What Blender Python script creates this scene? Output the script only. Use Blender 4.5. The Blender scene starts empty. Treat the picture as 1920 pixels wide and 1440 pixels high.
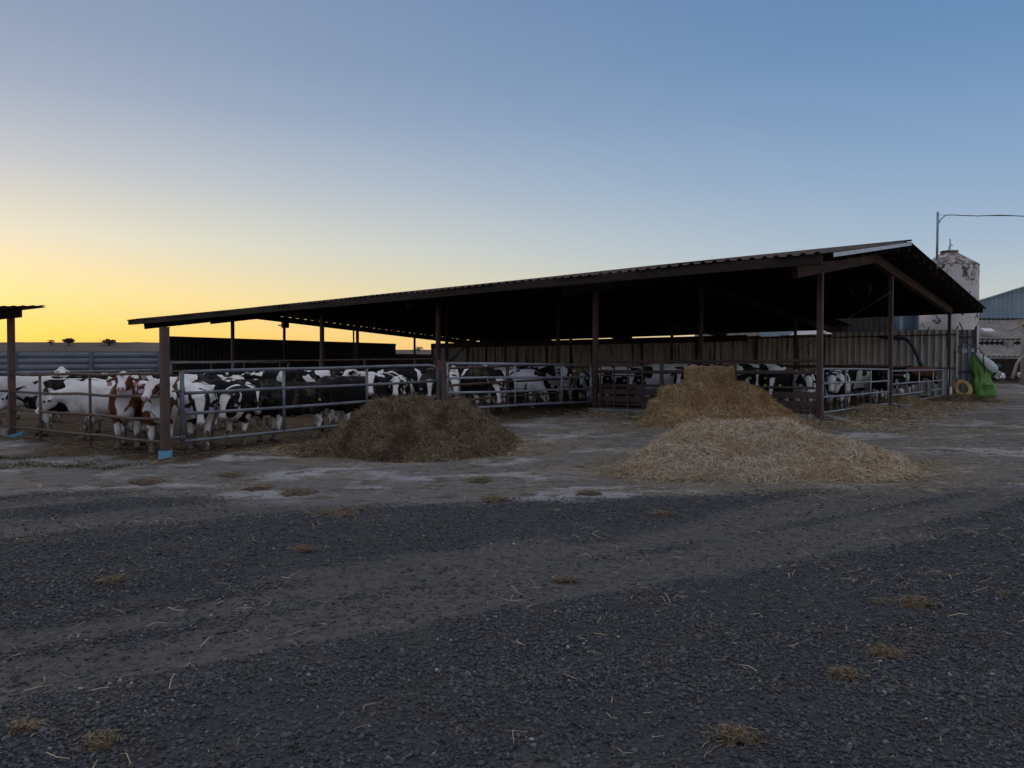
import bpy, math, random
import numpy as np
from mathutils import Vector

# ------------------------------------------------------------------ camera, sky, sun, exposure
sc = bpy.context.scene
COL = sc.collection
R = math.radians
cd = bpy.data.cameras.new('camera'); cam = bpy.data.objects.new('camera', cd); COL.objects.link(cam)
cam.location = (0, 0, 1.5); cam.rotation_euler = (R(90 - 1.19), 0, 0)
cd.lens = 27; cd.sensor_width = 36; cd.clip_start = .05; cd.clip_end = 4000
sc.camera = cam
sc.view_settings.view_transform = 'Standard'; sc.view_settings.look = 'None'
sc.view_settings.exposure = 0; sc.view_settings.gamma = 1
SUN_AZ = -40.0      # degrees from +Y, negative to the left
SUN_EL = 1.2

def lin(c):
    return [((v / 255 + .055) / 1.055) ** 2.4 if v > 10 else v / 255 / 12.92 for v in c]

w = bpy.data.worlds.new('World'); sc.world = w; w.use_nodes = True
nt = w.node_tree; bg = nt.nodes['Background']; L = nt.links.new
def N(t, **k):
    n = nt.nodes.new(t)
    for a, b in k.items(): setattr(n, a, b)
    return n
def M(op, a, b=None, clamp=False):
    n = N('ShaderNodeMath', operation=op, use_clamp=clamp)
    for i, v in enumerate((a, b)):
        if v is None: continue
        if isinstance(v, (int, float)): n.inputs[i].default_value = v
        else: L(v, n.inputs[i])
    return n.outputs[0]
tc = N('ShaderNodeTexCoord'); sx = N('ShaderNodeSeparateXYZ'); L(tc.outputs['Generated'], sx.inputs[0])
el = M('MULTIPLY', M('ARCSINE', sx.outputs[2]), 180 / math.pi)          # elevation, degrees
az = M('MULTIPLY', M('ARCTAN2', sx.outputs[0], sx.outputs[1]), 180 / math.pi)
da = M('ABSOLUTE', M('SUBTRACT', az, SUN_AZ))
da = M('MINIMUM', da, M('SUBTRACT', 360, da))                           # angle from the sun's bearing
def ramp(stops, top=50.0):
    r = N('ShaderNodeValToRGB'); cr = r.color_ramp
    while len(cr.elements) < len(stops): cr.elements.new(1.0)
    for e, (d, c) in zip(cr.elements, stops):
        e.position = max(0, min(1, d / top)); e.color = lin(c) + [1]
    L(M('DIVIDE', el, top, True), r.inputs[0]); return r.outputs[0]
near = ramp([(0, (255, 190, 78)), (2.3, (254, 208, 102)), (4.7, (249, 221, 146)), (8.5, (225, 219, 193)),
             (13, (190, 194, 196)), (17.5, (158, 169, 187)), (21, (143, 157, 179)), (27, (130, 147, 174)), (36, (186, 190, 203)), (50, (210, 211, 219))])
side = ramp([(0, (238, 200, 150)), (2.3, (222, 204, 178)), (4.7, (192, 199, 200)), (8.5, (160, 181, 203)), (13, (137, 165, 197)),
             (17.5, (119, 151, 188)), (21, (105, 141, 181)), (27, (90, 127, 174)), (36, (176, 180, 193)), (50, (200, 199, 203))])
anti = ramp([(0, (180, 165, 165)), (2.3, (195, 178, 178)), (4.7, (205, 186, 186)), (8.5, (205, 195, 198)), (13, (190, 190, 202)),
             (17.5, (170, 176, 196)), (21, (160, 160, 186)), (27, (170, 174, 186)), (36, (186, 190, 203)), (50, (210, 211, 219))])
def mixc(f, a, b):
    n = N('ShaderNodeMix', data_type='RGBA'); L(f, n.inputs[0]); L(a, n.inputs[6]); L(b, n.inputs[7]); return n.outputs[2]
mr = N('ShaderNodeMapRange', interpolation_type='SMOOTHSTEP'); L(da, mr.inputs[0]); mr.inputs[1].default_value = 2; mr.inputs[2].default_value = 78
m2 = N('ShaderNodeMapRange', interpolation_type='SMOOTHSTEP'); L(da, m2.inputs[0]); m2.inputs[1].default_value = 80; m2.inputs[2].default_value = 160
grad = mixc(m2.outputs[0], mixc(mr.outputs[0], near, side), anti)
sky = N('ShaderNodeTexSky', sky_type='NISHITA'); sky.sun_disc = False
sky.sun_elevation = R(SUN_EL); sky.sun_rotation = R(SUN_AZ); sky.ozone_density = 3
sk = N('ShaderNodeVectorMath', operation='SCALE'); L(sky.outputs[0], sk.inputs[0]); sk.inputs[3].default_value = .05
ad = N('ShaderNodeVectorMath', operation='ADD'); L(sk.outputs[0], ad.inputs[0]); L(grad, ad.inputs[1])
L(ad.outputs[0], bg.inputs[0]); bg.inputs[1].default_value = .96

sl = bpy.data.lights.new('sun', 'SUN'); sun = bpy.data.objects.new('sun', sl); COL.objects.link(sun)
sl.energy = .35; sl.angle = R(8); sl.color = (1, .72, .42)
sd = Vector((math.sin(R(SUN_AZ)) * math.cos(R(4)), math.cos(R(SUN_AZ)) * math.cos(R(4)), math.sin(R(4))))
sun.rotation_euler = sd.to_track_quat('Z', 'Y').to_euler(); sun.location = (-60, 70, 12)

# ------------------------------------------------------------------ numeric helpers
rng = np.random.default_rng(7); random.seed(7)
def hsh(i, j, k=0, s=0):
    n = (i.astype(np.int64) * 374761393 + j.astype(np.int64) * 668265263 + np.int64(k) * 2147483647 if np.isscalar(k) else
         i.astype(np.int64) * 374761393 + j.astype(np.int64) * 668265263 + k.astype(np.int64) * 1274126177) + np.int64(s) * 982451653
    n = (n ^ (n >> 13)) * 1274126177
    n = n ^ (n >> 16)
    return (n & 0xffff) / 65535.0
def vn(x, y, s=0):
    x = np.asarray(x, float); y = np.asarray(y, float)
    i = np.floor(x); j = np.floor(y); fx = x - i; fy = y - j
    fx = fx * fx * (3 - 2 * fx); fy = fy * fy * (3 - 2 * fy)
    a = hsh(i, j, 0, s); b = hsh(i + 1, j, 0, s); c = hsh(i, j + 1, 0, s); d = hsh(i + 1, j + 1, 0, s)
    return (a * (1 - fx) + b * fx) * (1 - fy) + (c * (1 - fx) + d * fx) * fy
def fbm(x, y, s=0, o=4):
    t = 0; a = .5; n = 0
    for k in range(o):
        t = t + a * vn(np.asarray(x) * 2 ** k + 17 * k, np.asarray(y) * 2 ** k - 9 * k, s + k); n += a; a *= .5
    return t / n
def vn3(p, s=0):
    i = np.floor(p); f = p - i; f = f * f * (3 - 2 * f); r = 0
    for dx in (0, 1):
        for dy in (0, 1):
            for dz in (0, 1):
                wgt = (f[:, 0] if dx else 1 - f[:, 0]) * (f[:, 1] if dy else 1 - f[:, 1]) * (f[:, 2] if dz else 1 - f[:, 2])
                r = r + wgt * hsh(i[:, 0] + dx, i[:, 1] + dy, i[:, 2] + dz, s)
    return r
def sst(a, b, x):
    t = np.clip((np.asarray(x, float) - a) / (b - a), 0, 1); return t * t * (3 - 2 * t)

# the yard's own axes: D1 runs back along the gates, D2 along the shed front
D1 = np.array((.623, .782)); D2 = np.array((.782, -.623)); P0 = np.array((7.05, 17.6))
LB = 6.05                                        # bay length of the shed
def P(u, v): return P0 - u * D2 + v * D1          # u = leftwards along the shed front, v = into the shed
def base_z(x, y):
    wv = D1[0] * np.asarray(x) + D1[1] * np.asarray(y)
    return .3 * sst(5.6, 18.6, wv)
def gz(x, y): return float(base_z(x, y))
def at(px, D):                                    # a point seen px pixels across at D metres ahead
    return np.array(((px - 960) / 1440 * D, D))
G0 = np.array((-5.58, 12.34)); GD = P(LB, 0) - G0; GL = float(np.hypot(*GD)); GD = GD / GL
LP = np.array((-10.62, 16.3))

# ------------------------------------------------------------------ object helpers
def tag(o, label, cat, group=None):
    o['label'] = label; o['category'] = cat; o['kind'] = 'thing'
    if group: o['group'] = group
    return o
def empty(name, loc, label, cat, group=None):
    o = bpy.data.objects.new(name, None); COL.objects.link(o); o.location = loc
    o.empty_display_size = .2
    return tag(o, label, cat, group)
def link(name, me, parent=None, loc=None):
    o = bpy.data.objects.new(name, me); COL.objects.link(o)
    if parent: o.parent = parent
    if loc is not None: o.location = loc
    return o
def mesh_np(name, V, Fq, mats, smooth=False, midx=None):
    """V n x 3, Fq a list of int arrays m x k (k the same inside each array)"""
    me = bpy.data.meshes.new(name); V = np.asarray(V, np.float32)
    Fq = [np.asarray(f, np.int32) for f in (Fq if isinstance(Fq, list) else [Fq]) if len(f)]
    me.vertices.add(len(V)); me.vertices.foreach_set('co', V.ravel())
    lt = np.concatenate([np.full(len(f), f.shape[1], np.int32) for f in Fq]); li = np.concatenate([f.ravel() for f in Fq])
    me.loops.add(len(li)); me.loops.foreach_set('vertex_index', li)
    me.polygons.add(len(lt)); ls = np.zeros(len(lt), np.int32); ls[1:] = np.cumsum(lt)[:-1]
    me.polygons.foreach_set('loop_start', ls); me.polygons.foreach_set('loop_total', lt)
    if smooth: me.polygons.foreach_set('use_smooth', np.ones(len(lt), bool))
    if midx is not None: me.polygons.foreach_set('material_index', np.asarray(midx, np.int32))
    for m in (mats if isinstance(mats, (list, tuple)) else [mats]): me.materials.append(m)
    me.update(calc_edges=True); me.validate()
    return me
def fattr(me, name, vals, t='FLOAT'):
    a = me.attributes.new(name, t, 'POINT')
    a.data.foreach_set('vector' if t == 'FLOAT_VECTOR' else 'value', np.asarray(vals, np.float32).ravel())
class MB:
    def __init__(s): s.v = []; s.f = []; s.sm = []
    def add(s, V, F, smooth=False):
        n = len(s.v); s.v += [tuple(map(float, p)) for p in V]; s.f += [[i + n for i in f] for f in F]; s.sm += [smooth] * len(F)
    def frame(s, c, ax, ay, az_, hx, hy, hz):
        c, ax, ay, az_ = map(np.asarray, (c, ax, ay, az_))
        V = [c + sx_ * hx * ax + sy * hy * ay + sz * hz * az_ for sz in (-1, 1) for sy in (-1, 1) for sx_ in (-1, 1)]
        s.add(V, [(0, 2, 3, 1), (4, 5, 7, 6), (0, 1, 5, 4), (2, 6, 7, 3), (0, 4, 6, 2), (1, 3, 7, 5)])
    def box(s, c, dx, dy, dz, yaw=0):
        cy, sy = math.cos(yaw), math.sin(yaw); s.frame(c, (cy, sy, 0), (-sy, cy, 0), (0, 0, 1), dx / 2, dy / 2, dz / 2)
    def bar(s, a, b, wd, h, up=(0, 0, 1)):
        a, b = np.asarray(a, float), np.asarray(b, float); d = b - a; l = np.linalg.norm(d); d /= l
        sd_ = np.cross(d, up); sd_ /= np.linalg.norm(sd_); u2 = np.cross(sd_, d)
        s.frame((a + b) / 2, d, sd_, u2, l / 2, wd / 2, h / 2)
    def tube(s, pts, r, n=10, cap=True):
        pts = [np.asarray(p, float) for p in pts]; rr = r if isinstance(r, (list, tuple)) else [r] * len(pts)
        V = []; k = len(pts); ref = None
        for i, p in enumerate(pts):
            d = pts[min(i + 1, k - 1)] - pts[max(i - 1, 0)]; d /= np.linalg.norm(d)
            if ref is None: ref = np.array((0, 0, 1.)) if abs(d[2]) < .9 else np.array((1., 0, 0))
            a = np.cross(d, ref); a /= np.linalg.norm(a); b = np.cross(a, d); ref = b
            V += [p + rr[i] * (math.cos(t) * a + math.sin(t) * b) for t in np.linspace(0, 2 * math.pi, n, endpoint=False)]
        F = [(i * n + j, i * n + (j + 1) % n, (i + 1) * n + (j + 1) % n, (i + 1) * n + j) for i in range(k - 1) for j in range(n)]
        s.add(V, F, True)
        if cap:
            m = len(s.v) - k * n
            s.f.append([m + j for j in range(n)][::-1]); s.sm.append(False)
            s.f.append([m + (k - 1) * n + j for j in range(n)]); s.sm.append(False)
    def lathe(s, prof, c, n=32, smooth=True):
        V = [(c[0] + r * math.cos(t), c[1] + r * math.sin(t), c[2] + z) for r, z in prof for t in np.linspace(0, 2 * math.pi, n, endpoint=False)]
        s.add(V, [(i * n + j, i * n + (j + 1) % n, (i + 1) * n + (j + 1) % n, (i + 1) * n + j) for i in range(len(prof) - 1) for j in range(n)], smooth)
    def mesh(s, name, mat, off=(0, 0, 0)):
        me = bpy.data.meshes.new(name); o = np.asarray(off)
        me.from_pydata([tuple(np.asarray(p) - o) for p in s.v], [], s.f)
        me.polygons.foreach_set('use_smooth', s.sm); me.materials.append(mat); me.update(); return me
    def build(s, name, mat, parent=None):
        if parent is not None: return link(name, s.mesh(name, mat, parent.location), parent)
        V = np.array(s.v); c = (V.min(0) + V.max(0)) / 2; c[2] = V[:, 2].min()
        return link(name, s.mesh(name, mat, c), None, c)

# ------------------------------------------------------------------ materials
class NT:
    def __init__(s, name):
        s.m = bpy.data.materials.new(name); s.m.use_nodes = True; s.t = s.m.node_tree
        s.b = s.t.nodes['Principled BSDF']; s.tc = s.n('ShaderNodeTexCoord')
    def n(s, t, **k):
        x = s.t.nodes.new(t)
        for a, b in k.items(): setattr(x, a, b)
        return x
    def put(s, sock, v):
        if isinstance(v, (int, float)): sock.default_value = v
        elif isinstance(v, (tuple, list)): sock.default_value = tuple(v) if len(v) == len(sock.default_value) else tuple(v) + (1,)
        else: s.t.links.new(v, sock)
    def math(s, op, a, b=None, clamp=False):
        x = s.n('ShaderNodeMath', operation=op, use_clamp=clamp); s.put(x.inputs[0], a)
        if b is not None: s.put(x.inputs[1], b)
        return x.outputs[0]
    def mix(s, f, a, b):
        x = s.n('ShaderNodeMix', data_type='RGBA'); s.put(x.inputs[0], f); s.put(x.inputs[6], a); s.put(x.inputs[7], b); return x.outputs[2]
    def noise(s, co, scale, det=4, rough=.55, dist=0, out=0):
        x = s.n('ShaderNodeTexNoise'); s.put(x.inputs['Vector'], co); s.put(x.inputs['Scale'], scale)
        x.inputs['Detail'].default_value = det; x.inputs['Roughness'].default_value = rough; x.inputs['Distortion'].default_value = dist
        return x.outputs[out]
    def vor(s, co, scale, out='Color', feat='F1'):
        x = s.n('ShaderNodeTexVoronoi', feature=feat); s.put(x.inputs['Vector'], co); s.put(x.inputs['Scale'], scale); return x.outputs[out]
    def step(s, v, a, b):
        x = s.n('ShaderNodeMapRange', interpolation_type='SMOOTHSTEP'); s.put(x.inputs[0], v)
        x.inputs[1].default_value = a; x.inputs[2].default_value = b
        if a > b: x.inputs[1].default_value = b; x.inputs[2].default_value = a; x.inputs[3].default_value = 1; x.inputs[4].default_value = 0
        return x.outputs[0]
    def attr(s, name, out='Fac', typ='GEOMETRY'):
        return s.n('ShaderNodeAttribute', attribute_name=name, attribute_type=typ).outputs[out]
    def vscale(s, v, sc_):
        x = s.n('ShaderNodeMapping'); s.put(x.inputs[0], v); x.inputs[3].default_value = sc_; return x.outputs[0]
    def bump(s, h, st, dist=.01):
        x = s.n('ShaderNodeBump'); x.inputs['Strength'].default_value = st; x.inputs['Distance'].default_value = dist
        s.put(x.inputs['Height'], h); s.put(s.b.inputs['Normal'], x.outputs[0])
    def fin(s, col, rough=.8, metal=0, spec=None):
        s.put(s.b.inputs['Base Color'], col); s.put(s.b.inputs['Roughness'], rough); s.put(s.b.inputs['Metallic'], metal)
        if spec is not None: s.put(s.b.inputs['Specular IOR Level'], spec)
        return s.m
def worn(name, a, b, scale=3, rough=.7, metal=0, spots=None, sscale=6, slo=.58, shi=.66, bump=.15, stretch=(1, 1, 1), spec=.4, extra=None):
    t = NT(name); co = t.vscale(t.tc.outputs['Object'], stretch)
    c = t.mix(t.step(t.noise(co, scale, 5, .6), .35, .65), a, b)
    if spots: c = t.mix(t.step(t.noise(co, sscale, 6, .65), slo, shi), c, spots)
    t.bump(t.noise(co, scale * 9, 3), bump, .006)
    return t.fin(c, rough, metal, spec)
galv = worn('galvanised_steel', (.20, .235, .28), (.27, .305, .35), 2.5, .5, .35, (.12, .12, .13), 9, .62, .7)
rail_dark = worn('dull_grey_steel', (.10, .115, .14), (.17, .19, .22), 2.5, .5, .35, (.09, .07, .06), 9, .6, .7)
rust_pipe = worn('rust_brown_pipe', (.085, .055, .045), (.14, .095, .08), 3, .65, 0, (.22, .20, .185), 8, .6, .75)
brown_paint = worn('brown_painted_steel', (.075, .045, .04), (.10, .062, .055), 2, .6, 0, (.05, .03, .026), 7, .58, .66)
post_mat = worn('red_brown_post', (.070, .041, .036), (.105, .064, .056), 2, .65, 0, (.06, .038, .034), 6, .56, .66)
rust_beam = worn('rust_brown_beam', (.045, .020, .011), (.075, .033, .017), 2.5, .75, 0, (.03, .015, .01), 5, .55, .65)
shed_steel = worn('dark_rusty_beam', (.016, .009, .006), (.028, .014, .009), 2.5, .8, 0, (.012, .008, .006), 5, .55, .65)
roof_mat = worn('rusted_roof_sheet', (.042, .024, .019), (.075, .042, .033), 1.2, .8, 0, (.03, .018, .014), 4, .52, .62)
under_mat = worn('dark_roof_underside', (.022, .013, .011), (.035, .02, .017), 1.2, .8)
trim_mat = worn('pale_metal_trim', (.36, .42, .47), (.46, .52, .56), 3, .45, .3)
tan_wall = worn('weathered_tan_sheet', (.44, .425, .40), (.66, .64, .605), 1.6, .7, 0, (.07, .06, .05), 3.4, .54, .62, .1, (2.2, 2.2, .10))
grey_wall = worn('pale_blue_grey_sheet', (.23, .26, .29), (.34, .37, .40), 1.5, .6, .1, (.14, .13, .125), 2.5, .6, .7, .1, (1, 1, .3))
light_wall = worn('pale_grey_sheet', (.46, .465, .46), (.62, .63, .625), 1.5, .65, 0, (.09, .08, .07), 3.4, .58, .66, .1, (2.2, 2.2, .12))
dark_wall = worn('shaded_brown_sheet', (.030, .026, .023), (.045, .039, .034), 1.5, .7, 0, None)  # brown darkened: the shade on the roofed end wall is put into the colour
blue_panel = worn('blue_grey_panel', (.115, .138, .17), (.16, .186, .218), .9, .5, .2, (.12, .12, .13), 2, .6, .72, .05, (1, 1, 3))
concrete = worn('dirty_concrete', (.20, .19, .18), (.30, .29, .275), 2, .9, 0, (.12, .10, .085), 3, .56, .68, .5)
blue_plastic = worn('blue_plastic', (.055, .21, .36), (.08, .26, .42), 3, .45, 0, (.07, .14, .2), 6, .6, .72)
white_plastic = worn('white_plastic', (.55, .57, .58), (.66, .67, .68), 3, .5)
yellow_paint = worn('dirty_yellow_rubber', (.30, .215, .06), (.42, .30, .09), 3, .7, 0, (.10, .07, .035), 7, .58, .66, .3)
blue_hose = worn('dark_blue_hose', (.02, .05, .085), (.03, .075, .12), 4, .5)
cable_mat = worn('black_cable', (.02, .02, .02), (.03, .03, .03), 5, .6)
wire_mat = worn('grey_wire', (.10, .11, .13), (.13, .14, .16), 5, .5, .3)
rust_tank = worn('rusty_red_pipe', (.10, .038, .02), (.16, .06, .032), 2, .7, 0, (.06, .03, .02), 5, .55, .65)
pole_wood = worn('pale_pole', (.26, .22, .18), (.34, .30, .25), 2, .8, 0, (.15, .12, .095), 4, .58, .7, .3, (1, 1, .3))
barn_blue = worn('barn_blue_sheet', (.21, .285, .345), (.26, .335, .40), .6, .55, .2, None)
barn_roof = worn('fibre_cement_roof', (.165, .157, .15), (.25, .238, .228), .8, .9, 0, (.12, .105, .09), 1.6, .55, .68)
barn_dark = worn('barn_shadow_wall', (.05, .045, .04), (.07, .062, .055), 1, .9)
barn_plaster = worn('barn_plaster', (.19, .165, .145), (.25, .22, .20), 1, .9, 0, (.12, .10, .09), 2, .55, .68)
stone_mat = worn('bark_brown', (.06, .045, .035), (.09, .07, .05), 3, .9)
bush_mat = worn('hazed_dry_foliage', (.06, .05, .035), (.09, .075, .05), 6, .9)  # dry brown, lightened a little to paint in distance haze

def make_silo_mat():
    t = NT('peeling_white_paint'); co = t.tc.outputs['Object']
    c = t.mix(t.step(t.noise(co, 1.1, 4), .35, .65), (.50, .49, .475), (.62, .60, .58))
    sp = t.vscale(co, (1, 1, .75))
    sz = t.n('ShaderNodeSeparateXYZ'); t.put(sz.inputs[0], co)
    thr = t.math('ADD', t.noise(sp, 2.9, 6, .62), t.math('MULTIPLY', t.step(sz.outputs[2], 4.9, 6.2), .055))
    c = t.mix(t.step(thr, .585, .60), c, (.10, .062, .052))
    t.bump(t.noise(co, 14, 3), .15, .004); return t.fin(c, .6, 0, .4)
silo_mat = make_silo_mat()
def make_cone_mat():
    t = NT('peeling_cone_paint'); co = t.tc.outputs['Object']
    f = t.step(t.noise(t.vscale(co, (1, 1, 2.2)), 4.2, 7, .7), .47, .5)
    return t.fin(t.mix(f, (.42, .43, .44), (.13, .085, .075)), .65)
cone_mat = make_cone_mat()

def make_ground_mat():
    t = NT('yard_ground'); co = t.tc.outputs['Object']
    pen, straw, grav, dust = (t.attr(a) for a in ('pen', 'straw', 'gravel', 'dust'))
    v1 = t.vor(co, 55); v2 = t.vor(co, 120)
    g = t.n('ShaderNodeSeparateColor'); t.put(g.inputs[0], v1)
    g2 = t.n('ShaderNodeSeparateColor'); t.put(g2.inputs[0], v2)
    rnd = t.math('ADD', t.math('MULTIPLY', g.outputs[0], .5), t.math('MULTIPLY', g2.outputs[0], .5))
    gr = t.mix(rnd, (.016, .017, .0205), (.096, .100, .109))
    n1 = t.noise(co, 1.3, 5, .6)
    dcol = t.mix(t.noise(co, 9, 5, .65), (.092, .087, .083), (.165, .155, .146))
    gr = t.mix(t.math('MULTIPLY', t.math('MULTIPLY', dust, t.step(t.noise(co, 16, 6, .75), .36, .58)), .92), gr, dcol)
    # packed dirt apron with pale worn patches and brown litter
    di = t.mix(t.noise(co, 5, 6, .68), (.10, .095, .092), (.225, .215, .21))
    di = t.mix(t.math('MULTIPLY', t.step(t.noise(t.vscale(co, (.7, 1.2, 1)), .75, 7, .68, .3), .49, .62), .85), di, (.40, .395, .41))
    di = t.mix(t.math('MULTIPLY', t.step(t.noise(co, 2.4, 8, .78), .51, .60), .85), di, (.085, .062, .046))
    di = t.mix(t.math('MULTIPLY', t.step(t.noise(co, 14, 6, .75), .56, .64), .6), di, (.06, .046, .036))
    pe = t.mix(t.noise(co, 6, 6, .7), (.032, .022, .014), (.13, .088, .052))
    pe = t.mix(t.math('MULTIPLY', t.step(t.noise(co, 24, 4, .7), .56, .66), .55), pe, (.17, .12, .07))
    st = t.mix(t.noise(t.vscale(co, (30, 60, 30)), 1, 4, .7), (.10, .075, .045), (.27, .205, .12))
    c = t.mix(grav, di, gr); c = t.mix(t.math('MULTIPLY', straw, t.step(t.noise(co, 7, 6, .7), .3, .6)), c, st)
    c = t.mix(pen, c, pe)
    far = t.attr('far'); fc = t.mix(t.noise(co, .02, 5), (.10, .08, .055), (.15, .12, .085)); c = t.mix(far, c, fc)
    h = t.math('ADD', t.math('MULTIPLY', t.vor(co, 55, 'Distance'), -.7), t.noise(co, 60, 5, .7))
    h = t.math('ADD', h, t.math('MULTIPLY', t.noise(co, 11, 4), 1.4))
    t.bump(h, .7, .03)
    return t.fin(c, .92, 0, .25)
ground_mat = make_ground_mat()

def make_straw_mat(name, lo, hi, lo2):
    t = NT(name); k = t.attr('tint')
    c = t.mix(k, lo, hi)
    c = t.mix(t.math('MULTIPLY', t.step(t.noise(t.tc.outputs['Object'], 2.2, 5, .65), .48, .62), .75), c, lo2)
    t.put(t.b.inputs['Subsurface Weight'], 0.0)
    return t.fin(c, .75, 0, .3)
def make_core_mat(name, a, b):
    t = NT(name); co = t.tc.outputs['Object']
    c = t.mix(t.noise(t.vscale(co, (25, 25, 45)), 1, 5, .7), a, b); t.bump(t.noise(co, 45, 5, .75), .9, .03)
    return t.fin(c, .9)
silage_s = make_straw_mat('dark_hay_blades', (.075, .052, .034), (.34, .255, .165), (.075, .044, .028))
silage_c = make_core_mat('dark_hay_core', (.03, .02, .012), (.12, .085, .05))
pale_s = make_straw_mat('pale_straw_blades', (.235, .182, .128), (.77, .65, .485), (.39, .275, .17))
pale_c = make_core_mat('pale_straw_core', (.17, .125, .085), (.42, .33, .235))
gold_s = make_straw_mat('golden_straw_blades', (.18, .115, .055), (.68, .49, .265), (.30, .165, .07))
gold_c = make_core_mat('golden_straw_core', (.11, .065, .03), (.32, .21, .10))
litter_s = make_straw_mat('loose_straw_blades', (.19, .145, .09), (.58, .47, .31), (.24, .17, .10))
clod_s = make_straw_mat('clod_straw_blades', (.07, .048, .03), (.34, .26, .155), (.09, .06, .036))
def make_gravel_mat():
    t = NT('gravel_stone'); k = t.attr('tint')
    c = t.mix(k, (.023, .0245, .029), (.128, .132, .145)); c = t.mix(t.step(t.noise(t.tc.outputs['Object'], 3, 4), .5, .7), c, t.mix(k, (.034, .030, .027), (.15, .137, .122))); c = t.mix(t.step(k, .80, .97), c, (.34, .335, .33))
    t.bump(t.noise(t.tc.outputs['Object'], 160, 3), .3, .002); return t.fin(c, .8, 0, .35)
gravel_mat = make_gravel_mat()
grass_mat = worn('yard_grass', (.034, .056, .018), (.062, .085, .03), 4, .8)
clod_mat = worn('matted_dung_straw', (.045, .034, .025), (.105, .078, .053), 9, .95, 0, (.16, .125, .08), 26, .56, .66, .9)
mud_mat = worn('dark_dung', (.04, .027, .018), (.08, .055, .036), 8, .9, 0, None, bump=.8)
hill_mat = worn('dry_hill', (.085, .066, .052), (.13, .10, .078), .012, .95, 0, (.06, .05, .042), .03, .55, .66)

# ------------------------------------------------------------------ ground, hill
def in_pen(x, y):
    """signed depth inside the pens (positive inside), metres"""
    x = np.asarray(x, float); y = np.asarray(y, float)
    def side(a, d): return -(d[0] * (y - a[1]) - d[1] * (x - a[0])) * -1     # left of direction d is positive
    sd_ = LP - G0; sd_ = sd_ / np.hypot(*sd_)
    left = np.minimum(side(G0, GD), -side(G0, sd_))
    fr = np.minimum(-side(P(0, 0), -D2), side(P(0, 0), D1))
    return np.maximum(np.minimum(left, 60), fr)
def ruts(x, y):
    q = -.5 * x + .86 * y; e = .86 * x + .5 * y
    qq = q + .5 * vn(e * .16, q * .3, 31) + .2 * vn(e * .5, q * .5, 33)
    return vn(qq * 1.05, e * .045, 41), vn(qq * 3.4, e * .10, 43)
def grav_mask(x, y):
    b = 9.1 + 1.1 * (fbm(x * .35, y * .2, 5) - .5) - .9 * np.exp(-((x + .8) / 2.4) ** 2) + .35 * (fbm(x * 1.6, y * 1.2, 6) - .5) + .03 * np.clip(x, 0, 30)
    return 1 - sst(-.35, .35, y - b)
def dust_mask(x, y):
    a, b = ruts(x, y)
    return sst(.47, .62, .60 * a + .42 * b + .30 * (fbm(x * .9, y * .9, 8) - .5) + .0 - .16 * sst(4.6, 2.6, y) * sst(-1, 1.5, x))
def surf_z(x, y):
    x = np.asarray(x, float); y = np.asarray(y, float)
    g = grav_mask(x, y); a, b = ruts(x, y); p = sst(-.2, .5, in_pen(x, y))
    z = base_z(x, y) + g * (.085 * (.5 - a) + .055 * (.5 - b)) + .016 * (fbm(x * 3, y * 3, 11) - .5)
    z = z + p * (.09 * (fbm(x * 1.7, y * 1.7, 12) - .5) + .05 * (fbm(x * 6, y * 6, 13) - .5))
    # trodden bank of muck along the left rail
    bank = np.exp(-((in_pen(x, y) + .25) / .5) ** 2) * sst(-1.5, -4, x)
    return z + bank * (.10 * fbm(x * 2.2, y * 2.2, 14) + .05 * (fbm(x * 8, y * 8, 15) - .5))
def grow(a, b, step, far_, k=1.28):
    c = list(np.arange(a, b + 1e-6, step)); s = step; t = c[-1]
    while t < far_: s *= k; t += s; c.append(t)
    s = step; t = a; lo = []
    while t > -far_: s *= k; t -= s; lo.append(t)
    return np.array(lo[::-1] + c)
gx = grow(-11, 13, .09, 1500); gy1 = grow(2, 24, .09, 1500)
X, Y = np.meshgrid(gx, gy1, indexing='ij'); x, y = X.ravel(), Y.ravel()
nearm = sst(70, 30, np.hypot(x, y))
z = surf_z(x, y) * nearm + base_z(x, y) * (1 - nearm)
nx_, ny_ = len(gx), len(gy1); ii = (np.arange(nx_ - 1)[:, None] * ny_ + np.arange(ny_ - 1)[None]).ravel()
me = mesh_np('ground', np.c_[x, y, z], np.c_[ii, ii + ny_, ii + ny_ + 1, ii + 1], ground_mat, True)
ip = in_pen(x, y) + .5 * (fbm(x * 1.4, y * 1.4, 21) - .45) + .25 * (fbm(x * 5, y * 5, 22) - .5)
ip = ip + 1.0 * sst(-4.6, -6.2, x) * sst(14.5, 13, y) * sst(.38, .62, fbm(x * 1.2, y * 1.6, 25))
fattr(me, 'pen', sst(-.55, .05, ip) * sst(80, 60, np.hypot(x, y)))
apron = sst(-3.2, -.3, np.minimum(ip, 0))                                        # litter thickens towards the pens
rightw = sst(.4, 3.2, x) * sst(26, 18, x)
strawm = np.clip(rightw * apron * 1.15 + .55 * sst(2.6, 1.1, np.hypot((x + 1.75) / 1.25, y - 13.4)) + .6 * sst(2.7, 1.5, np.hypot((x - 3.55) / 1.35, (y - 10.9)))
                 + .45 * sst(.60, .72, fbm(x * .9, y * 1.4, 23)) * sst(8.6, 10, y), 0, 1)
fattr(me, 'straw', strawm); fattr(me, 'gravel', grav_mask(x, y)); fattr(me, 'dust', dust_mask(x, y)); fattr(me, 'far', sst(60, 110, np.hypot(x, y)))
g = link('ground', me); g['kind'] = 'structure'

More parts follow.
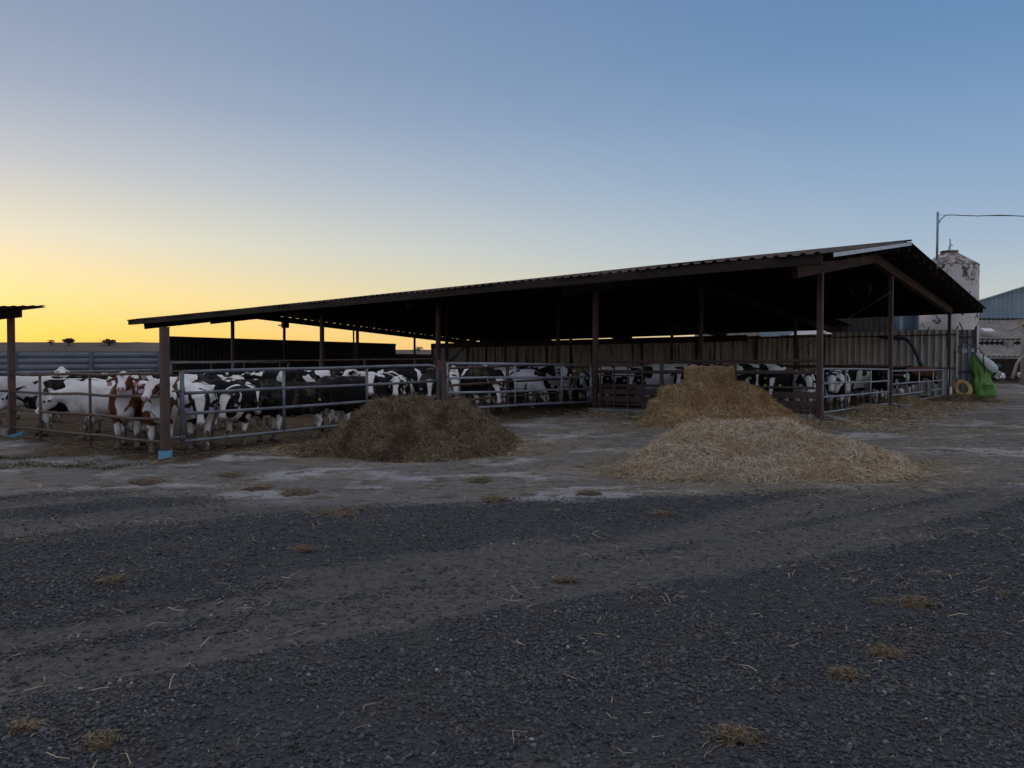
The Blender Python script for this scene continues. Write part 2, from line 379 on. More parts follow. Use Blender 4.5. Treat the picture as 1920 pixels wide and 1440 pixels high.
def hill(name, x0, x1, yb, prof, seed):
    xs = np.linspace(x0, x1, 240); vs = []
    top = np.array([prof(v) for v in xs]) + 1.3 * (fbm(xs * .03, xs * 0 + 3, seed) - .5) + .5 * (fbm(xs * .2, xs * 0 + 3, seed + 3) - .5)
    rows = [(-140, 0), (-90, .35), (-45, .72), (-12, .95), (0, 1), (60, .96), (220, .5), (420, -.05)]
    for dy, k in rows:
        vs.append(np.c_[xs, yb + dy + 12 * fbm(xs * .01, xs * 0 + dy, seed + 1), np.where(k < .999, top * k + (.8 * (fbm(xs * .05, xs * 0 + dy, seed + 2) - .5) if 0 < k < .99 else 0), top) - (1 if k <= 0 else 0)])
    V = np.concatenate(vs); n = len(xs); r = len(rows)
    ii = (np.arange(r - 1)[:, None] * n + np.arange(n - 1)[None]).ravel()
    o = link(name, mesh_np(name, V, np.c_[ii, ii + 1, ii + n + 1, ii + n], hill_mat, True)); o['kind'] = 'structure'
hill('hill', -900, 900, 620, lambda v: 22.6 - 6.2 * sst(-265, -120, v) + 2 * sst(0, 300, v), 51)

def bush(px, D, zb, wd, h, label, name='bush', cat='bush', dens=260, group=None):
    c = at(px, D); o = empty(name, (c[0], c[1], zb), label, cat, group)
    m = MB()
    for k in range(3):
        a = k * 2.1; m.tube([(c[0], c[1], zb - 1.5), (c[0] + .12 * wd * math.cos(a), c[1] + .1 * wd * math.sin(a), zb + h * .5)], [.05 * wd, .02 * wd], 6)
    m.build('trunk', stone_mat, o)
    r = np.random.default_rng(int(px)); V = []; F = []
    for k in range(dens):
        d = r.normal(size=3); d /= np.linalg.norm(d); q = r.uniform(.25, 1) ** .5
        q *= .75 + .5 * vn3(np.array([d * 1.9 + px]), 3)[0]
        p = np.array((c[0], c[1], zb + h * .5)) + d * q * np.array((wd / 2, wd / 2, h / 2)); s = .11 * wd * r.uniform(.5, 1)
        a = r.normal(size=3); a /= np.linalg.norm(a); b = np.cross(a, r.normal(size=3)); b /= np.linalg.norm(b)
        n = len(V); V += [p + a * s, p + b * s * .6, p - a * s, p - b * s * .6]; F.append((n, n + 1, n + 2, n + 3))
    link('crown', mesh_np('crown', np.array(V) - np.array(o.location), [np.array(F)], bush_mat), o)
bush(130, 600, 21.2, 8.5, 3.6, 'rounded dark tree alone on the hill crest left of the shed', 'tree', 'tree', 420)
bush(205, 602, 20.8, 12, 3.2, 'wide sparse dry bush on the hill crest nearest the corner post', 'bush', 'bush', 150)
bush(97, 602, 20.9, 6, 3.0, 'small dry bush on the hill crest left of the round tree', 'bush', 'bush', 90)
bush(785, 605, 15.4, 7, 3.0, 'small bush on the low hill seen through the shed end', 'bush', 'bush', 90)

r9 = np.random.default_rng(77); V = []; F = []
for k in range(150):
    px = r9.uniform(-60, 960); c = at(px, 628 + r9.uniform(-4, 30)); hb = 21.7 - 6.2 * float(sst(-265, -120, c[0])); sw = r9.uniform(.4, 2.2) * (1 if r9.random() > .1 else 1.8)
    for q in range(26):
        d = r9.normal(size=3) * (sw, .8, .30); a = r9.normal(size=3) * .28; b = r9.normal(size=3) * .28; n = len(V); p = np.array((c[0], c[1], hb - .25)) + d
        V += [p, p + a, p + a + b, p + b]; F.append((n, n + 1, n + 2, n + 3))
o = link('hill_scrub', mesh_np('hill_scrub', np.array(V), [np.array(F)], bush_mat)); o['kind'] = 'stuff'

# ------------------------------------------------------------------ the long cattle shed
def P3(u, v, z): p = P(u, v); return np.array((p[0], p[1], z))
UE, UL = -.95, 31.3
VR = 4.65
def roofz(u, v):
    k = np.clip((np.asarray(u, float) - UE) / (UL - UE), 0, 1)
    zr = 4.90 - .34 * k; ze = 3.73 - .01 * k; ve = -2.8 + 1.65 * k
    f = ze + (zr - ze) * (np.asarray(v) - ve) / (VR - ve)
    b = zr - (.062 - .006 * k) * (np.asarray(v) - VR)
    return np.where(np.asarray(v) < VR, f, b) + .012 * np.sin(np.asarray(u) * 1.1) + .018 * (vn(np.asarray(u) * .5, 0 * np.asarray(u), 61) - .5)
def vfront(u): return -2.8 + 1.65 * np.clip((u - UE) / (UL - UE), 0, 1)
shed = empty('cattle_shed', tuple(P3(15, 8, .3)), 'long open-fronted cattle shed with a low corrugated roof on thin red-brown posts', 'shed')
def sheet(name, u0, u1, vs, ribs=.27, mat=roof_mat, jag=.0):
    us = []; hs = []; u = u0
    while u < u1 - .01:
        for du, h in ((0, 0), (.10, 0), (.135, .042), (.20, .042), (.235, 0)):
            if u + du <= u1: us.append(u + du); hs.append(h)
        u += ribs
    us = np.array(us); hs = np.array(hs); V = []
    pan = np.floor((us - u0) / 1.08); off = jag * (hsh(pan.astype(int), pan.astype(int) * 0 + 5) - .5)
    for k, vf in enumerate(vs):
        vv = np.array([vf(a) if callable(vf) else vf for a in us], float)
        if k == 0 or k == len(vs) - 1: vv = vv + off * (1 if k else -1)
        pp = P0[None] - us[:, None] * D2 + vv[:, None] * D1
        V.append(np.c_[pp, roofz(us, vv) + hs + .0])
    T = np.concatenate(V); n = len(us); r = len(vs)
    ii = (np.arange(r - 1)[:, None] * n + np.arange(n - 1)[None]).ravel(); F = np.c_[ii, ii + 1, ii + n + 1, ii + n]
    m = len(T); B = T.copy(); B[:, 2] -= .006
    top = np.c_[F]; bot = F[:, ::-1] + m
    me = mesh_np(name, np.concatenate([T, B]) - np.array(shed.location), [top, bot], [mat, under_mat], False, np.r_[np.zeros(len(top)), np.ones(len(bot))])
    return link(name, me, shed)
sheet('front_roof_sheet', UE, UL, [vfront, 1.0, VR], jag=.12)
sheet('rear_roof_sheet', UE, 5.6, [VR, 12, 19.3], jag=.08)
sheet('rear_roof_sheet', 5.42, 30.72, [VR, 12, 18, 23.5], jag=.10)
PUR = .19
def purlin(v, u0=UE + .1, u1=UL - .1):
    m = MB()
    us = list(np.linspace(u0, u1, 9))
    for a, b in zip(us[:-1], us[1:]):
        va = v if v is not None else vfront(a) + .06; vb = v if v is not None else vfront(b) + .06
        m.bar(P3(a, va, float(roofz(a, va)) - PUR / 2 - .008), P3(b, vb, float(roofz(b, vb)) - PUR / 2 - .008), .06, PUR)
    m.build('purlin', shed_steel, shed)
purlin(None)
for v in (-.95, .2, 1.35, 2.5, 3.65): purlin(v)
for k in range(15): purlin(5.0 + k * 1.0, u1=30.6)
for v in np.arange(20.0, 23.6, 1.13): purlin(v, 5.7, 30.6)
# eave fascia under the sheet, all along the front
m = MB(); us = np.linspace(UE + .12, UL - .2, 12)
for a, b in zip(us[:-1], us[1:]):
    m.bar(P3(a, vfront(a) + .12, float(roofz(a, vfront(a))) - .15), P3(b, vfront(b) + .12, float(roofz(b, vfront(b))) - .15), .05, .09)
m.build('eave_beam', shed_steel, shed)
# pale trim on the front half of the right rake
m = MB(); m.bar(P3(UE - .03, vfront(UE) + .35, float(roofz(UE, vfront(UE) + .35)) - .055), P3(UE - .03, VR - .1, float(roofz(UE, VR - .1)) - .055), .012, .085); m.build('rake_trim', trim_mat, shed)
m = MB()
for a, b in zip(np.linspace(UE, UL, 9)[:-1], np.linspace(UE, UL, 9)[1:]):
    for sgn in (-1, 1):
        V = [P3(a, VR, float(roofz(a, VR)) + .062), P3(b, VR, float(roofz(b, VR)) + .062), P3(b, VR + sgn * .16, float(roofz(b, VR + sgn * .16)) + .048), P3(a, VR + sgn * .16, float(roofz(a, VR + sgn * .16)) + .048)]
        m.add(V, [(0, 1, 2, 3) if sgn < 0 else (3, 2, 1, 0)])
m.build('ridge_cap', roof_mat, shed)
UPO = [0, LB, 2 * LB, 3 * LB, 4 * LB, 5 * LB]
for k, u in enumerate(UPO):
    rf = MB(); dz = PUR + .012; hb = .27
    fv = vfront(u) + (1.0 - .6 * u / 30); ev = 16.9 if k == 0 else 23.2
    pts = [fv, VR, ev]
    for a, b in ((fv, VR), (VR, ev)):
        rf.bar(P3(u, a, float(roofz(u, a)) - dz - hb / 2), P3(u, b, float(roofz(u, b)) - dz - hb / 2), .12, hb)
        rf.bar(P3(u, a, float(roofz(u, a)) - dz - hb - .006), P3(u, b, float(roofz(u, b)) - dz - hb - .006), .17, .014)
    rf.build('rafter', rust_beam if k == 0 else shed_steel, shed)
    for v, s in ((0, .12), (6.8, .115), (16.6, .11)) + (((22.9, .12),) if k else ()):
        pm = MB(); zt = float(roofz(u, v)) - dz - hb; b = P3(u, v, gz(*P(u, v)) - .05)
        s2 = s if u < 20 else s * .95
        pm.box((b[0], b[1], (b[2] + zt) / 2), s2, s2, zt - b[2], math.atan2(D2[1], D2[0]))
        pm.box((b[0], b[1], .315), s2 + .12, s2 + .12, .03, math.atan2(D2[1], D2[0]))
        pm.build('post', post_mat, shed)
for v in np.arange(5.5, 23, 1.0):
    m = MB(); a = P3(5 * LB, v, float(roofz(5 * LB, v)) - .105); m.box(a, .10, .42, .17, math.atan2(D2[1], D2[0])); m.build('purlin_cleat', shed_steel, shed)
# extra slender posts of the far gable
for v in (11.6,):
    pm = MB(); zt = float(roofz(30.25, v)) - .43; b = P3(30.25, v, .2); pm.box((b[0], b[1], (b[2] + zt) / 2), .08, .08, zt - b[2], 0); pm.build('post', post_mat, shed)
m = MB(); a = P3(.02, 6.6, 4.0); m.tube([P3(.0, 6.7, 3.75), P3(3.2, 8.0, 2.05)], .012, 6); m.build('brace_rod', wire_mat, shed)

# ------------------------------------------------------------------ sheet-metal walls of the pens
def ribbed_wall(name, a, b, z0, z1, pitch, mat, label, cat, ragged=.0, rib=.045, frame=None, seed=1, missing=()):
    a, b = np.asarray(a, float), np.asarray(b, float); d = b - a; ln = np.hypot(*d); d /= ln; nrm = np.array((d[1], -d[0]))
    o = empty(name, (a[0] + d[0] * ln / 2, a[1] + d[1] * ln / 2, z0), label, cat)
    pw = pitch * 4; npan = int(math.ceil(ln / pw)); V = []; F = []; r = np.random.default_rng(seed)
    for p in range(npan):
        if p in missing: continue
        s0, s1 = p * pw, min((p + 1) * pw - .008, ln); zt = z1 + r.uniform(-ragged, ragged); off = .006 * (p % 2); ss = []; hh = []; s = s0
        while s < s1:
            for du, h in ((0, 0), (.56 * pitch, 0), (.62 * pitch, 1), (.86 * pitch, 1), (.92 * pitch, 0)):
                if s + du <= s1: ss.append(s + du); hh.append(h)
            s += pitch
        ss.append(s1 + .03); hh.append(0)
        n = len(V)
        for q, h in zip(ss, hh):
            c = a + d * q + nrm * (rib * h + off)
            V += [(c[0], c[1], z0), (c[0], c[1], zt)]
        F += [(n + 2 * k, n + 2 * k + 2, n + 2 * k + 3, n + 2 * k + 1) for k in range(len(ss) - 1)]
    V = np.array(V) - np.array(o.location); F = np.array(F)
    thick = V.copy(); thick[:, :2] -= nrm * .004
    link('sheet_cladding', mesh_np(name, np.concatenate([V, thick]), [F, F[:, ::-1] + len(V)], mat), o)
    return o, d, nrm, ln
wa, wb = P(-.12, 17.5), P(29.6, 17.5)
wm = P(4.75, 17.5)
tan, d, nrm, ln = ribbed_wall('sheet_metal_wall', wb, wm, .35, 3.02, .235, tan_wall, 'tall tan ribbed sheet-metal wall closing the back of the shed', 'wall', .05, seed=4)
m = MB()
for zz in (1.55, 2.92): m.bar((*(wb + nrm * .055), zz), (*(wm + nrm * .055), zz), .05, .07)
m.build('wall_rail', brown_paint, tan)
gw, _, _, _ = ribbed_wall('sheet_metal_wall', wm + d * .02, wa, .35, 3.06, .26, light_wall, 'pale grey ribbed sheet wall behind the right-hand gates', 'wall', .04, seed=14)
m = MB()
for zz in (1.5, 2.86): m.bar((*(wm + d * .05 + nrm * .06), zz), (*(wa + nrm * .06), zz), .04, .05)
m.build('wall_rail', brown_paint, gw)
for s in np.arange(.1, ln, 3.05):
    m = MB(); q = wb + d * s + nrm * .07; m.box((q[0], q[1], 1.65), .09, .09, 2.75, math.atan2(d[1], d[0])); m.build('wall_post', brown_paint, tan)
m = MB(); q0 = wb + d * 1.3 + nrm * .10; q1 = wb + d * 3.0 + nrm * .10; m.bar((*q0, 1.6), (*q1, 2.85), .05, .05); m.build('wall_brace', brown_paint, tan)
# darker top strip of the wall, far bays
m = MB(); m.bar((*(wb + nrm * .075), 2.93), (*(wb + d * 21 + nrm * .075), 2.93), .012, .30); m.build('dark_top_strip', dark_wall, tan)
ca, cb = wa + D2 * .02, P(-.76, 17.55)
ribbed_wall('corner_sheet_wall', wa + D2 * .06, cb, .3, 3.05, .21, grey_wall, 'pale blue-grey ribbed sheet panel between the shed end post and the green bag', 'wall', .0, seed=9)
la, lb = P(UL, .85), P(UL, 15.9)
dw, d, nrm, ln = ribbed_wall('dark_sheet_wall', la, lb, .25, 3.07, .24, dark_wall, 'shade-darkened brown ribbed sheet wall across the far left end of the shed', 'wall', .0, seed=3)
m = MB(); m.bar((*(la + nrm * .05), 3.0), (*(lb + nrm * .05), 3.0), .06, .1); m.build('wall_rail', dark_wall, dw)
la2, lb2 = P(UL + .2, 15.95), P(UL - .4, 24)
lw = MB(); q = (la2 + lb2) / 2; lo = empty('low_panel_wall', (q[0], q[1], .25), 'low smooth dark grey wall beyond the far end of the dark sheet wall', 'wall')
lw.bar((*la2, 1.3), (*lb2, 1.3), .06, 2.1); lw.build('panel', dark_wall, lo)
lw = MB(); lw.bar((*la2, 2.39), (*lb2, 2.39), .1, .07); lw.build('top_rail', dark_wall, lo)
ribbed_wall('low_ribbed_fence', P(31.5, 25), P(27.5, 25.2), .25, 2.1, .26, grey_wall, 'low pale ribbed sheet fence between the far shed post and the tan wall', 'fence', .0, seed=5)
# blue-grey horizontal panel fence of the left yard
pa, pb = at(-120, 40), at(303, 45.0)
d = (pb - pa); ln = np.hypot(*d); d /= ln; nrm = np.array((d[1], -d[0]))
pf = empty('panel_fence', (*((pa + pb) / 2), .3), 'blue-grey fence of wide horizontal ribbed panels across the left yard', 'fence')
V = []; F = []
prof = [(1.0, 0)]
for k in range(4): zb = 1.0 + k * .335; prof += [(zb + .012, .03), (zb + .305, .03), (zb + .312, .005), (zb + .328, .005)]
prof += [(2.36, .03)]
for zz, o_ in prof:
    for s in (0, ln): c = pa + d * s + nrm * o_; V.append((c[0], c[1], zz + (.10 * s / ln)))
F = [(2 * k, 2 * k + 1, 2 * k + 3, 2 * k + 2) for k in range(len(prof) - 1)]
V = np.array(V) - np.array(pf.location); B = V.copy(); B[:, :2] -= nrm * .03
link('panel', mesh_np('panel', np.concatenate([V, B]), [np.array(F), np.array(F)[:, ::-1] + len(V)], blue_panel), pf)
for px in (172, 299, 30):
    k = ((px - 960) / 1440 * pa[1] - pa[0]) / (d[0] - (px - 960) / 1440 * d[1]); q = pa + d * k + nrm * .08
    m = MB(); m.box((q[0], q[1], 1.38), .14, .12, 2.2); m.build('post', blue_panel, pf)

# ------------------------------------------------------------------ pens: posts, rails, gates
def up(p, h): return np.array((p[0], p[1], gz(*p) + h))
def post_thing(p, h, s, mat, label, name='fence_post', yaw=0., cap=True):
    m = MB(); z0 = gz(*p); m.box((p[0], p[1], z0 + h / 2 - .1), s, s, h + .2, yaw)
    if cap: m.box((p[0], p[1], z0 + h + .008), s + .012, s + .012, .016, yaw)
    return tag(m.build(name, mat), label, 'post')
yawg = math.atan2(GD[1], GD[0])
post_thing(G0, 2.14, .115, post_mat, 'thick red-brown corner post standing in the blue plastic collar', yaw=yawg)
gp = G0 + GD * 6.12
post_thing(gp, 1.5, .14, post_mat, 'short red-brown gate post between the two grey gates behind the dark hay', yaw=yawg)

def rails(o, a, b, hs, r, mat, sag=.012, off=0, n=6, name='rail', z=None):
    d = np.array(b) - np.array(a); l = np.hypot(*d); nn = np.array((-d[1], d[0])) / l * off
    for i, h in enumerate(hs):
        m = MB(); rr = r[i] if isinstance(r, (list, tuple)) else r
        pts = []
        for k in range(n + 1):
            q = np.array(a) + d * k / n + nn; hz = h if not isinstance(h, (tuple, list)) else h[0] + (h[1] - h[0]) * k / n
            pts.append(up(q, hz + sag * math.sin(k * 2.3 + i)) if z is None else np.array((q[0], q[1], z + hz + sag * math.sin(k * 2.3 + i))))
        m.tube(pts, rr, 10); m.build(name, mat, o)
# left side fence from the corner post to the left post and on out of the frame
sd_ = (LP - G0) / np.hypot(*(LP - G0))
f = empty('pipe_fence', (*((G0 + LP) / 2), 0), 'rusty four-rail pipe fence in front of the white cows, left of the corner post', 'fence')
rails(f, G0 + sd_ * .07, LP - sd_ * .07, [(1.40, 1.36), (1.03, .99), (.66, .62), (.30, .25)], .027, rust_pipe, .014)
for k in (.42, .77):
    q = G0 + (LP - G0) * k; m = MB(); m.tube([up(q, -.05), up(q, 1.38)], .026, 8); m.build('upright', rust_pipe, f)
EX = LP + sd_ * 4.2
f = empty('pipe_fence', (*((EX + LP) / 2), 0), 'end of a rusty pipe fence with brown boards, left of the left shelter post', 'fence')
rails(f, LP + sd_ * .08, EX, [1.36, 1.0, .63, .25], .027, rust_pipe)
for h in (.47, .14):
    m = MB(); m.bar(up(LP + sd_ * .08, h), up(EX, h), .03, .13); m.build('board', rust_pipe, f)
# left shelter
sh = empty('small_shelter', (LP[0], LP[1], 0), 'flat shelter roof at the left edge on a single brown post', 'shelter')
m = MB(); m.box((LP[0], LP[1], 1.27), .12, .12, 2.58, yawg); m.build('post', post_mat, sh)
m = MB(); m.bar((*(LP - sd_ * .42), 2.66), (*(LP + sd_ * 5), 2.66), .14, .20, (0, 0, 1)); m.build('beam', shed_steel, sh)
V = []; F = []; n = 0
for s0, s1, zz, k in ((-.80, 1.1, 2.79, .004), (.9, 2.7, 2.80, .004), (2.5, 5.5, 2.81, .004)):
    m_ = 12; 
    for s in (s0, s1):
        for j in range(m_ * 2 + 1):
            t = -1.7 + 2.1 * j / (2 * m_); q = LP + sd_ * s - np.array((-sd_[1], sd_[0])) * t
            V.append((q[0], q[1], zz - .02 + .02 * (j % 2) + .078 * (t - .0)))
    F += [(n + j, n + j + 1, n + 2 * m_ + 2 + j, n + 2 * m_ + 1 + j) for j in range(2 * m_)]; n = len(V)
V = np.array(V) - np.array(sh.location); B = V.copy(); B[:, 2] -= .03; F = np.array(F)
link('roof_sheet', mesh_np('roof_sheet', np.concatenate([V, B]), [F, F[:, ::-1] + len(V)], roof_mat), sh)

def gate(a, b, hs, bz, ups, mat, r, label, bend=False, loose=()):
    """a tubular gate from a to b; hs rail heights, ups fractions of its uprights"""
    a, b = np.array(a), np.array(b); d = b - a
    o = empty('tube_gate', (*((a + b) / 2), gz(*((a + b) / 2))), label, 'gate', None)
    za, zb = gz(*a) + bz[0], gz(*b) + bz[1]
    def q(k, h): c = a + d * k; return np.array((c[0], c[1], za + (zb - za) * k + h))
    top = hs[0]; bot = hs[-1]
    m = MB()
    if bend:
        e = .045
        m.tube([q(0, bot - .03), q(0, top)], r * 1.25, 10); m.build('end_frame', mat, o); m = MB()
        m.tube([q(0, top)] + [q(k, top + .006 * math.sin(9 * k)) for k in (.25, .5, .75)] + [q(1 - e, top), q(1 - e * .4, top - .03), q(1 - e * .1, top - .09), q(1, top - .2), q(1, bot)], r * 1.12, 10); m.build('top_frame', mat, o)
    else:
        m.tube([q(0, bot - .02), q(0, top)], r * 1.1, 10); m.build('end_frame', mat, o); m = MB()
        m.tube([q(1, bot - .02), q(1, top)], r * 1.1, 10); m.build('end_frame', mat, o); m = MB()
        m.tube([q(0, top), q(.5, top + .004), q(1, top)], r, 10); m.build('top_frame', mat, o)
    for i, h in enumerate(hs[1:]):
        segs = [(0, 1)]
        for (ri, k0, k1) in loose:
            if ri == i + 1: segs = [(0, k0), (k1, 1)]
        for k0, k1 in segs:
            m = MB(); kk = np.linspace(k0, k1, 5); m.tube([q(k, h + .008 * math.sin(7 * k + i * 2)) for k in kk], r * .95, 10); m.build('rail', mat, o)
    for k in ups:
        m = MB(); m.tube([q(k, bot), q(k, top)], r * .92, 10); m.build('upright', mat, o)
    for h in (hs[1] + .04, bot + .07):
        c = q(0, h); m = MB(); m.tube([c, c - np.array((*(d / np.hypot(*d)), 0)) * .16], .016, 8); m.box((c[0], c[1], c[2]), .07, .07, .05, math.atan2(d[1], d[0])); m.build('hinge', rail_dark, o)
    return o
gate(G0 + GD * .28, G0 + GD * 6.0, [1.16, .81, .47, .03], (.27, .25), (.33, .66), rail_dark, .030, 'long dull grey tube gate with a rounded corner, left of the dark hay pile', True)
gate(G0 + GD * 6.28, G0 + GD * (GL - .22), [1.13, .80, .47, .12], (.31, .16), (.42, .76), galv, .030, 'galvanised four-bar gate right of the short gate post, under the shed edge')
gs = np.array(P(-.02, .18)); ge = np.array(P(0, 6.7))
gate(P(0, .22), P(0, 6.55), [1.08, .74, .42, .07], (.10, .08), (.30, .68), galv, .027, 'galvanised gate right of the big shed post, nearer of the right-hand pair')
gate(P(0, 6.95), P(0, 16.4), [1.02, .62, .28, .02], (.09, .12), (.22, .42, .68), galv, .027, 'galvanised gate farther along the right end of the shed, one bar broken', False, ((2, .5, .62),))
# brown rail fence along the shed front between the two front posts
def pf_(name, a, b, label, hs, rr, mat, ups=(), ur=.03, boards=(), sag=.006, uh=None, cat='fence', off=0):
    o = empty(name, (*((np.array(a) + np.array(b)) / 2), gz(*((np.array(a) + np.array(b)) / 2))), label, cat)
    rails(o, a, b, hs, rr, mat, sag, off)
    for k in ups:
        q = np.array(a) + (np.array(b) - np.array(a)) * k
        m = MB(); m.box((*up(q, (uh or max(hs)) / 2)[:2], gz(*q) + (uh or max(h if not isinstance(h, tuple) else h[0] for h in hs)) / 2), ur * 2, ur * 2, (uh or max(hs)) + .02, math.atan2(D2[1], D2[0])); m.build('upright', mat, o)
    for h, bh in boards:
        m = MB(); m.bar(up(a, h), up(b, h), .035, bh); m.build('board', mat, o)
    return o
pf_('feed_fence', P(LB - .12, 0), P(.1, 0), 'brown rail fence with low boards behind the straw bales', [1.37, 1.10, .74, .22], [.035, .05, .032, .032], brown_paint, (.33, .67), .04, ((.57, .15), (.36, .15)))
pg = pf_('small_brown_gate', P(LB - .25, -.12), P(LB - 1.55, -.12), 'narrow brown gate of thin bars leaning at the middle shed post', [1.26, 1.0, .70, .12], .02, brown_paint, (.0, .33, .66, 1.0), .018, cat='gate')
# inner fences
pf_('inner_pipe_fence', G0 + GD * 6.3 + np.array((-.5, .5)), G0 + GD * 11.6 + np.array((-.5, .5)), 'rusty brown pipe fence just behind the four-bar gate', [1.30, .90, .52], .03, brown_paint, (.12, .52), .03)
pf_('inner_pipe_fence', P(2 * LB, .0), P(5 * LB, .0), 'thin rust-brown rail fence along the far front of the shed behind the herd', [1.5, 1.05], .032, rust_pipe, (.06, .2, .34, .48, .62, .76), .03)
pf_('inner_pipe_fence', P(.4, 10.5), P(14, 10.5), 'dark brown pipe fence crossing the middle of the shed', [1.25, .95, .6], .03, brown_paint, (.1, .3, .5, .7, .9), .03)
pf_('inner_pipe_fence', P(.1, 7.1), P(7, 9.5), 'dark brown pipe fence inside the shed behind the right-hand gates', [1.28, .78], .028, brown_paint, (.5,), .03)
q0, q1 = at(-60, 30), at(296, 30.5)
pf_('yard_pipe', q0, q1, 'single blue-grey pipe rail in front of the panel fence', [(1.18, 1.16)], .05, rail_dark, (.2, .55, .98), .03, uh=1.18, cat='rail')
q0, q1 = at(316, 26), at(545, 29)
pf_('yard_pipe', q0, q1, 'dark pipe rail in front of the dark sheet wall', [(1.48, 1.42), (1.05, 1.0)], .035, rail_dark, (.02, .5, .98), .03, uh=1.45, cat='rail')
# rusty big pipe at the back right of the pens
m = MB(); a, b = P3(3.8, 15.2, 1.38), P3(.25, 15.6, 1.36); m.tube([a, b], .2, 20); tag(m.build('large_rusty_pipe', rust_tank), 'large rust-red pipe lying level along the back wall behind the right gates', 'pipe')

# collars, kerbs, slabs
def collar(c, r, h, tilt, label, cut=0.):
    m = MB(); n = 28; V = []
    for rr, top in ((r, 0), (r, 1), (r - .012, 1), (r - .012, 0)):
        for t in np.linspace(0, 2 * math.pi, n, endpoint=False):
            hh = (h + cut * math.cos(t - .4)) if top else -.04
            V.append((c[0] + rr * math.cos(t) + tilt * hh, c[1] + rr * math.sin(t), gz(*c) + hh))
    m.add(V, [(i * n + j, i * n + (j + 1) % n, (i + 1) * n + (j + 1) % n, (i + 1) * n + j) for i in range(3) for j in range(n)], True)
    return tag(m.build('post_collar', blue_plastic), label, 'collar')
collar(G0, .105, .175, 0, 'upright blue plastic collar round the foot of the thick corner post')
collar(LP + np.array((.12, -.12)), .15, .12, .25, 'crushed blue plastic collar at the foot of the left shelter post', .05)
def slab(pts, z0, z1, mat, name, label, cat, tiltz=None):
    n = len(pts); V = [(p[0], p[1], z0 if tiltz is None else z0 + tiltz[i]) for i, p in enumerate(pts)] + [(p[0], p[1], z1 if tiltz is None else z1 + tiltz[i]) for i, p in enumerate(pts)]
    m = MB(); m.add(V, [tuple(range(n))[::-1], tuple(range(n, 2 * n))] + [(i, (i + 1) % n, n + (i + 1) % n, n + i) for i in range(n)])
    o = m.build(name, mat); bv = o.modifiers.new('bevel', 'BEVEL'); bv.width = .012; bv.segments = 2; return tag(o, label, cat)
nD1 = np.array((-GD[1], GD[0]))
slab([P(LB + .05, -.28), P(3.4, -.28), P(3.4, .12), P(LB + .05, .12)], .15, .40, concrete, 'concrete_kerb', 'low concrete kerb under the small brown gate at the middle shed post', 'kerb')
slab([P(1.1, -.22), P(.14, -.3), P(.14, .1), P(1.1, .1)], .15, .43, concrete, 'concrete_kerb', 'low concrete kerb left of the big front shed post', 'kerb')
slab([LP + sd_ * .12 + np.array((.0, -.14)), LP + sd_ * 3.5 + np.array((.0, -.14)), LP + sd_ * 3.5 + np.array((.1, .12)), LP + sd_ * .12 + np.array((.1, .12))], -.05, .2, concrete, 'concrete_kerb', 'pale concrete kerb under the left shelter fence', 'kerb')
c = at(1577, 17.2)
slab([c + np.array(v) for v in ((-.30, .22), (-.1, .30), (.36, -.05), (.40, -.22), (.2, -.24), (-.2, .05))], .24, .31, concrete, 'concrete_slab', 'broken concrete slab tilted against the ground right of the big front post', 'slab', (.14, .12, 0, -.03, -.02, .1))
c = P(-.1, 6.7)
slab([c + np.array(v) for v in ((.05, -.3), (.35, -.42), (.42, -.18), (.15, -.05))], .25, .42, concrete, 'concrete_block', 'small concrete block at the foot of the post between the right-hand gates', 'block')

# ------------------------------------------------------------------ silo, feed store, barn, poles on the right
sc_ = at(1777, 35.0)
so = empty('silo', (sc_[0], sc_[1], .2), 'tall round white silo with peeling paint and a conical top behind the shed', 'silo')
m = MB(); m.lathe([(1.19, 0), (1.19, 5.92)], (sc_[0], sc_[1], .2), 64); m.build('silo_body', silo_mat, so)
m = MB(); m.lathe([(1.205, 5.89), (1.205, 5.94), (.36, 6.50), (.36, 6.40)], (sc_[0], sc_[1], .2), 64); m.build('cone_roof', cone_mat, so)
m = MB(); m.lathe([(.36, 6.46), (.36, 6.58), (.38, 6.58), (.38, 6.61), (0, 6.64)], (sc_[0], sc_[1], .2), 40); m.build('cap', cone_mat, so)
for zz in (1.9, 3.9, 5.0):
    m = MB(); m.lathe([(1.189, zz - .02), (1.197, zz - .012), (1.197, zz + .012), (1.189, zz + .02)], (sc_[0], sc_[1], .2), 64); m.build('band', silo_mat, so)
m = MB(); c = np.array((sc_[0] - .02, sc_[1] - .1, 6.8))
m.tube([c, c + (0, 0, .55)], .022, 6); m.tube([c + (-.1, 0, 0), c + (0, 0, .3)], .012, 6); m.tube([c + (.06, 0, .3), c + (.1, 0, .22)], .02, 6); m.build('vent_pipe', wire_mat, so)
# faded lettering scrawled on the drum: a few dark strokes that read like "Gan-f"
def on_drum(a, zz): return np.array((sc_[0] + 1.25 * math.sin(a), sc_[1] - 1.25 * math.cos(a), .2 + zz))
m = MB()
tt = bpy.data.curves.new('lettering', 'FONT'); tt.body = 'Ganf'; tt.size = .26
to = bpy.data.objects.new('lettering_source', tt); COL.objects.link(to)
bpy.context.view_layer.update()
tm = bpy.data.meshes.new_from_object(to.evaluated_get(bpy.context.evaluated_depsgraph_get())); bpy.data.objects.remove(to)
V = np.array([v.co[:] for v in tm.vertices]); F = [list(p.vertices) for p in tm.polygons]
A = .06 + V[:, 0] / 1.25; tv = np.c_[sc_[0] + 1.197 * np.sin(A), sc_[1] - 1.197 * np.cos(A), 5.36 + V[:, 1] * .8]
m.add(tv, F); m.build('lettering', cable_mat, so)
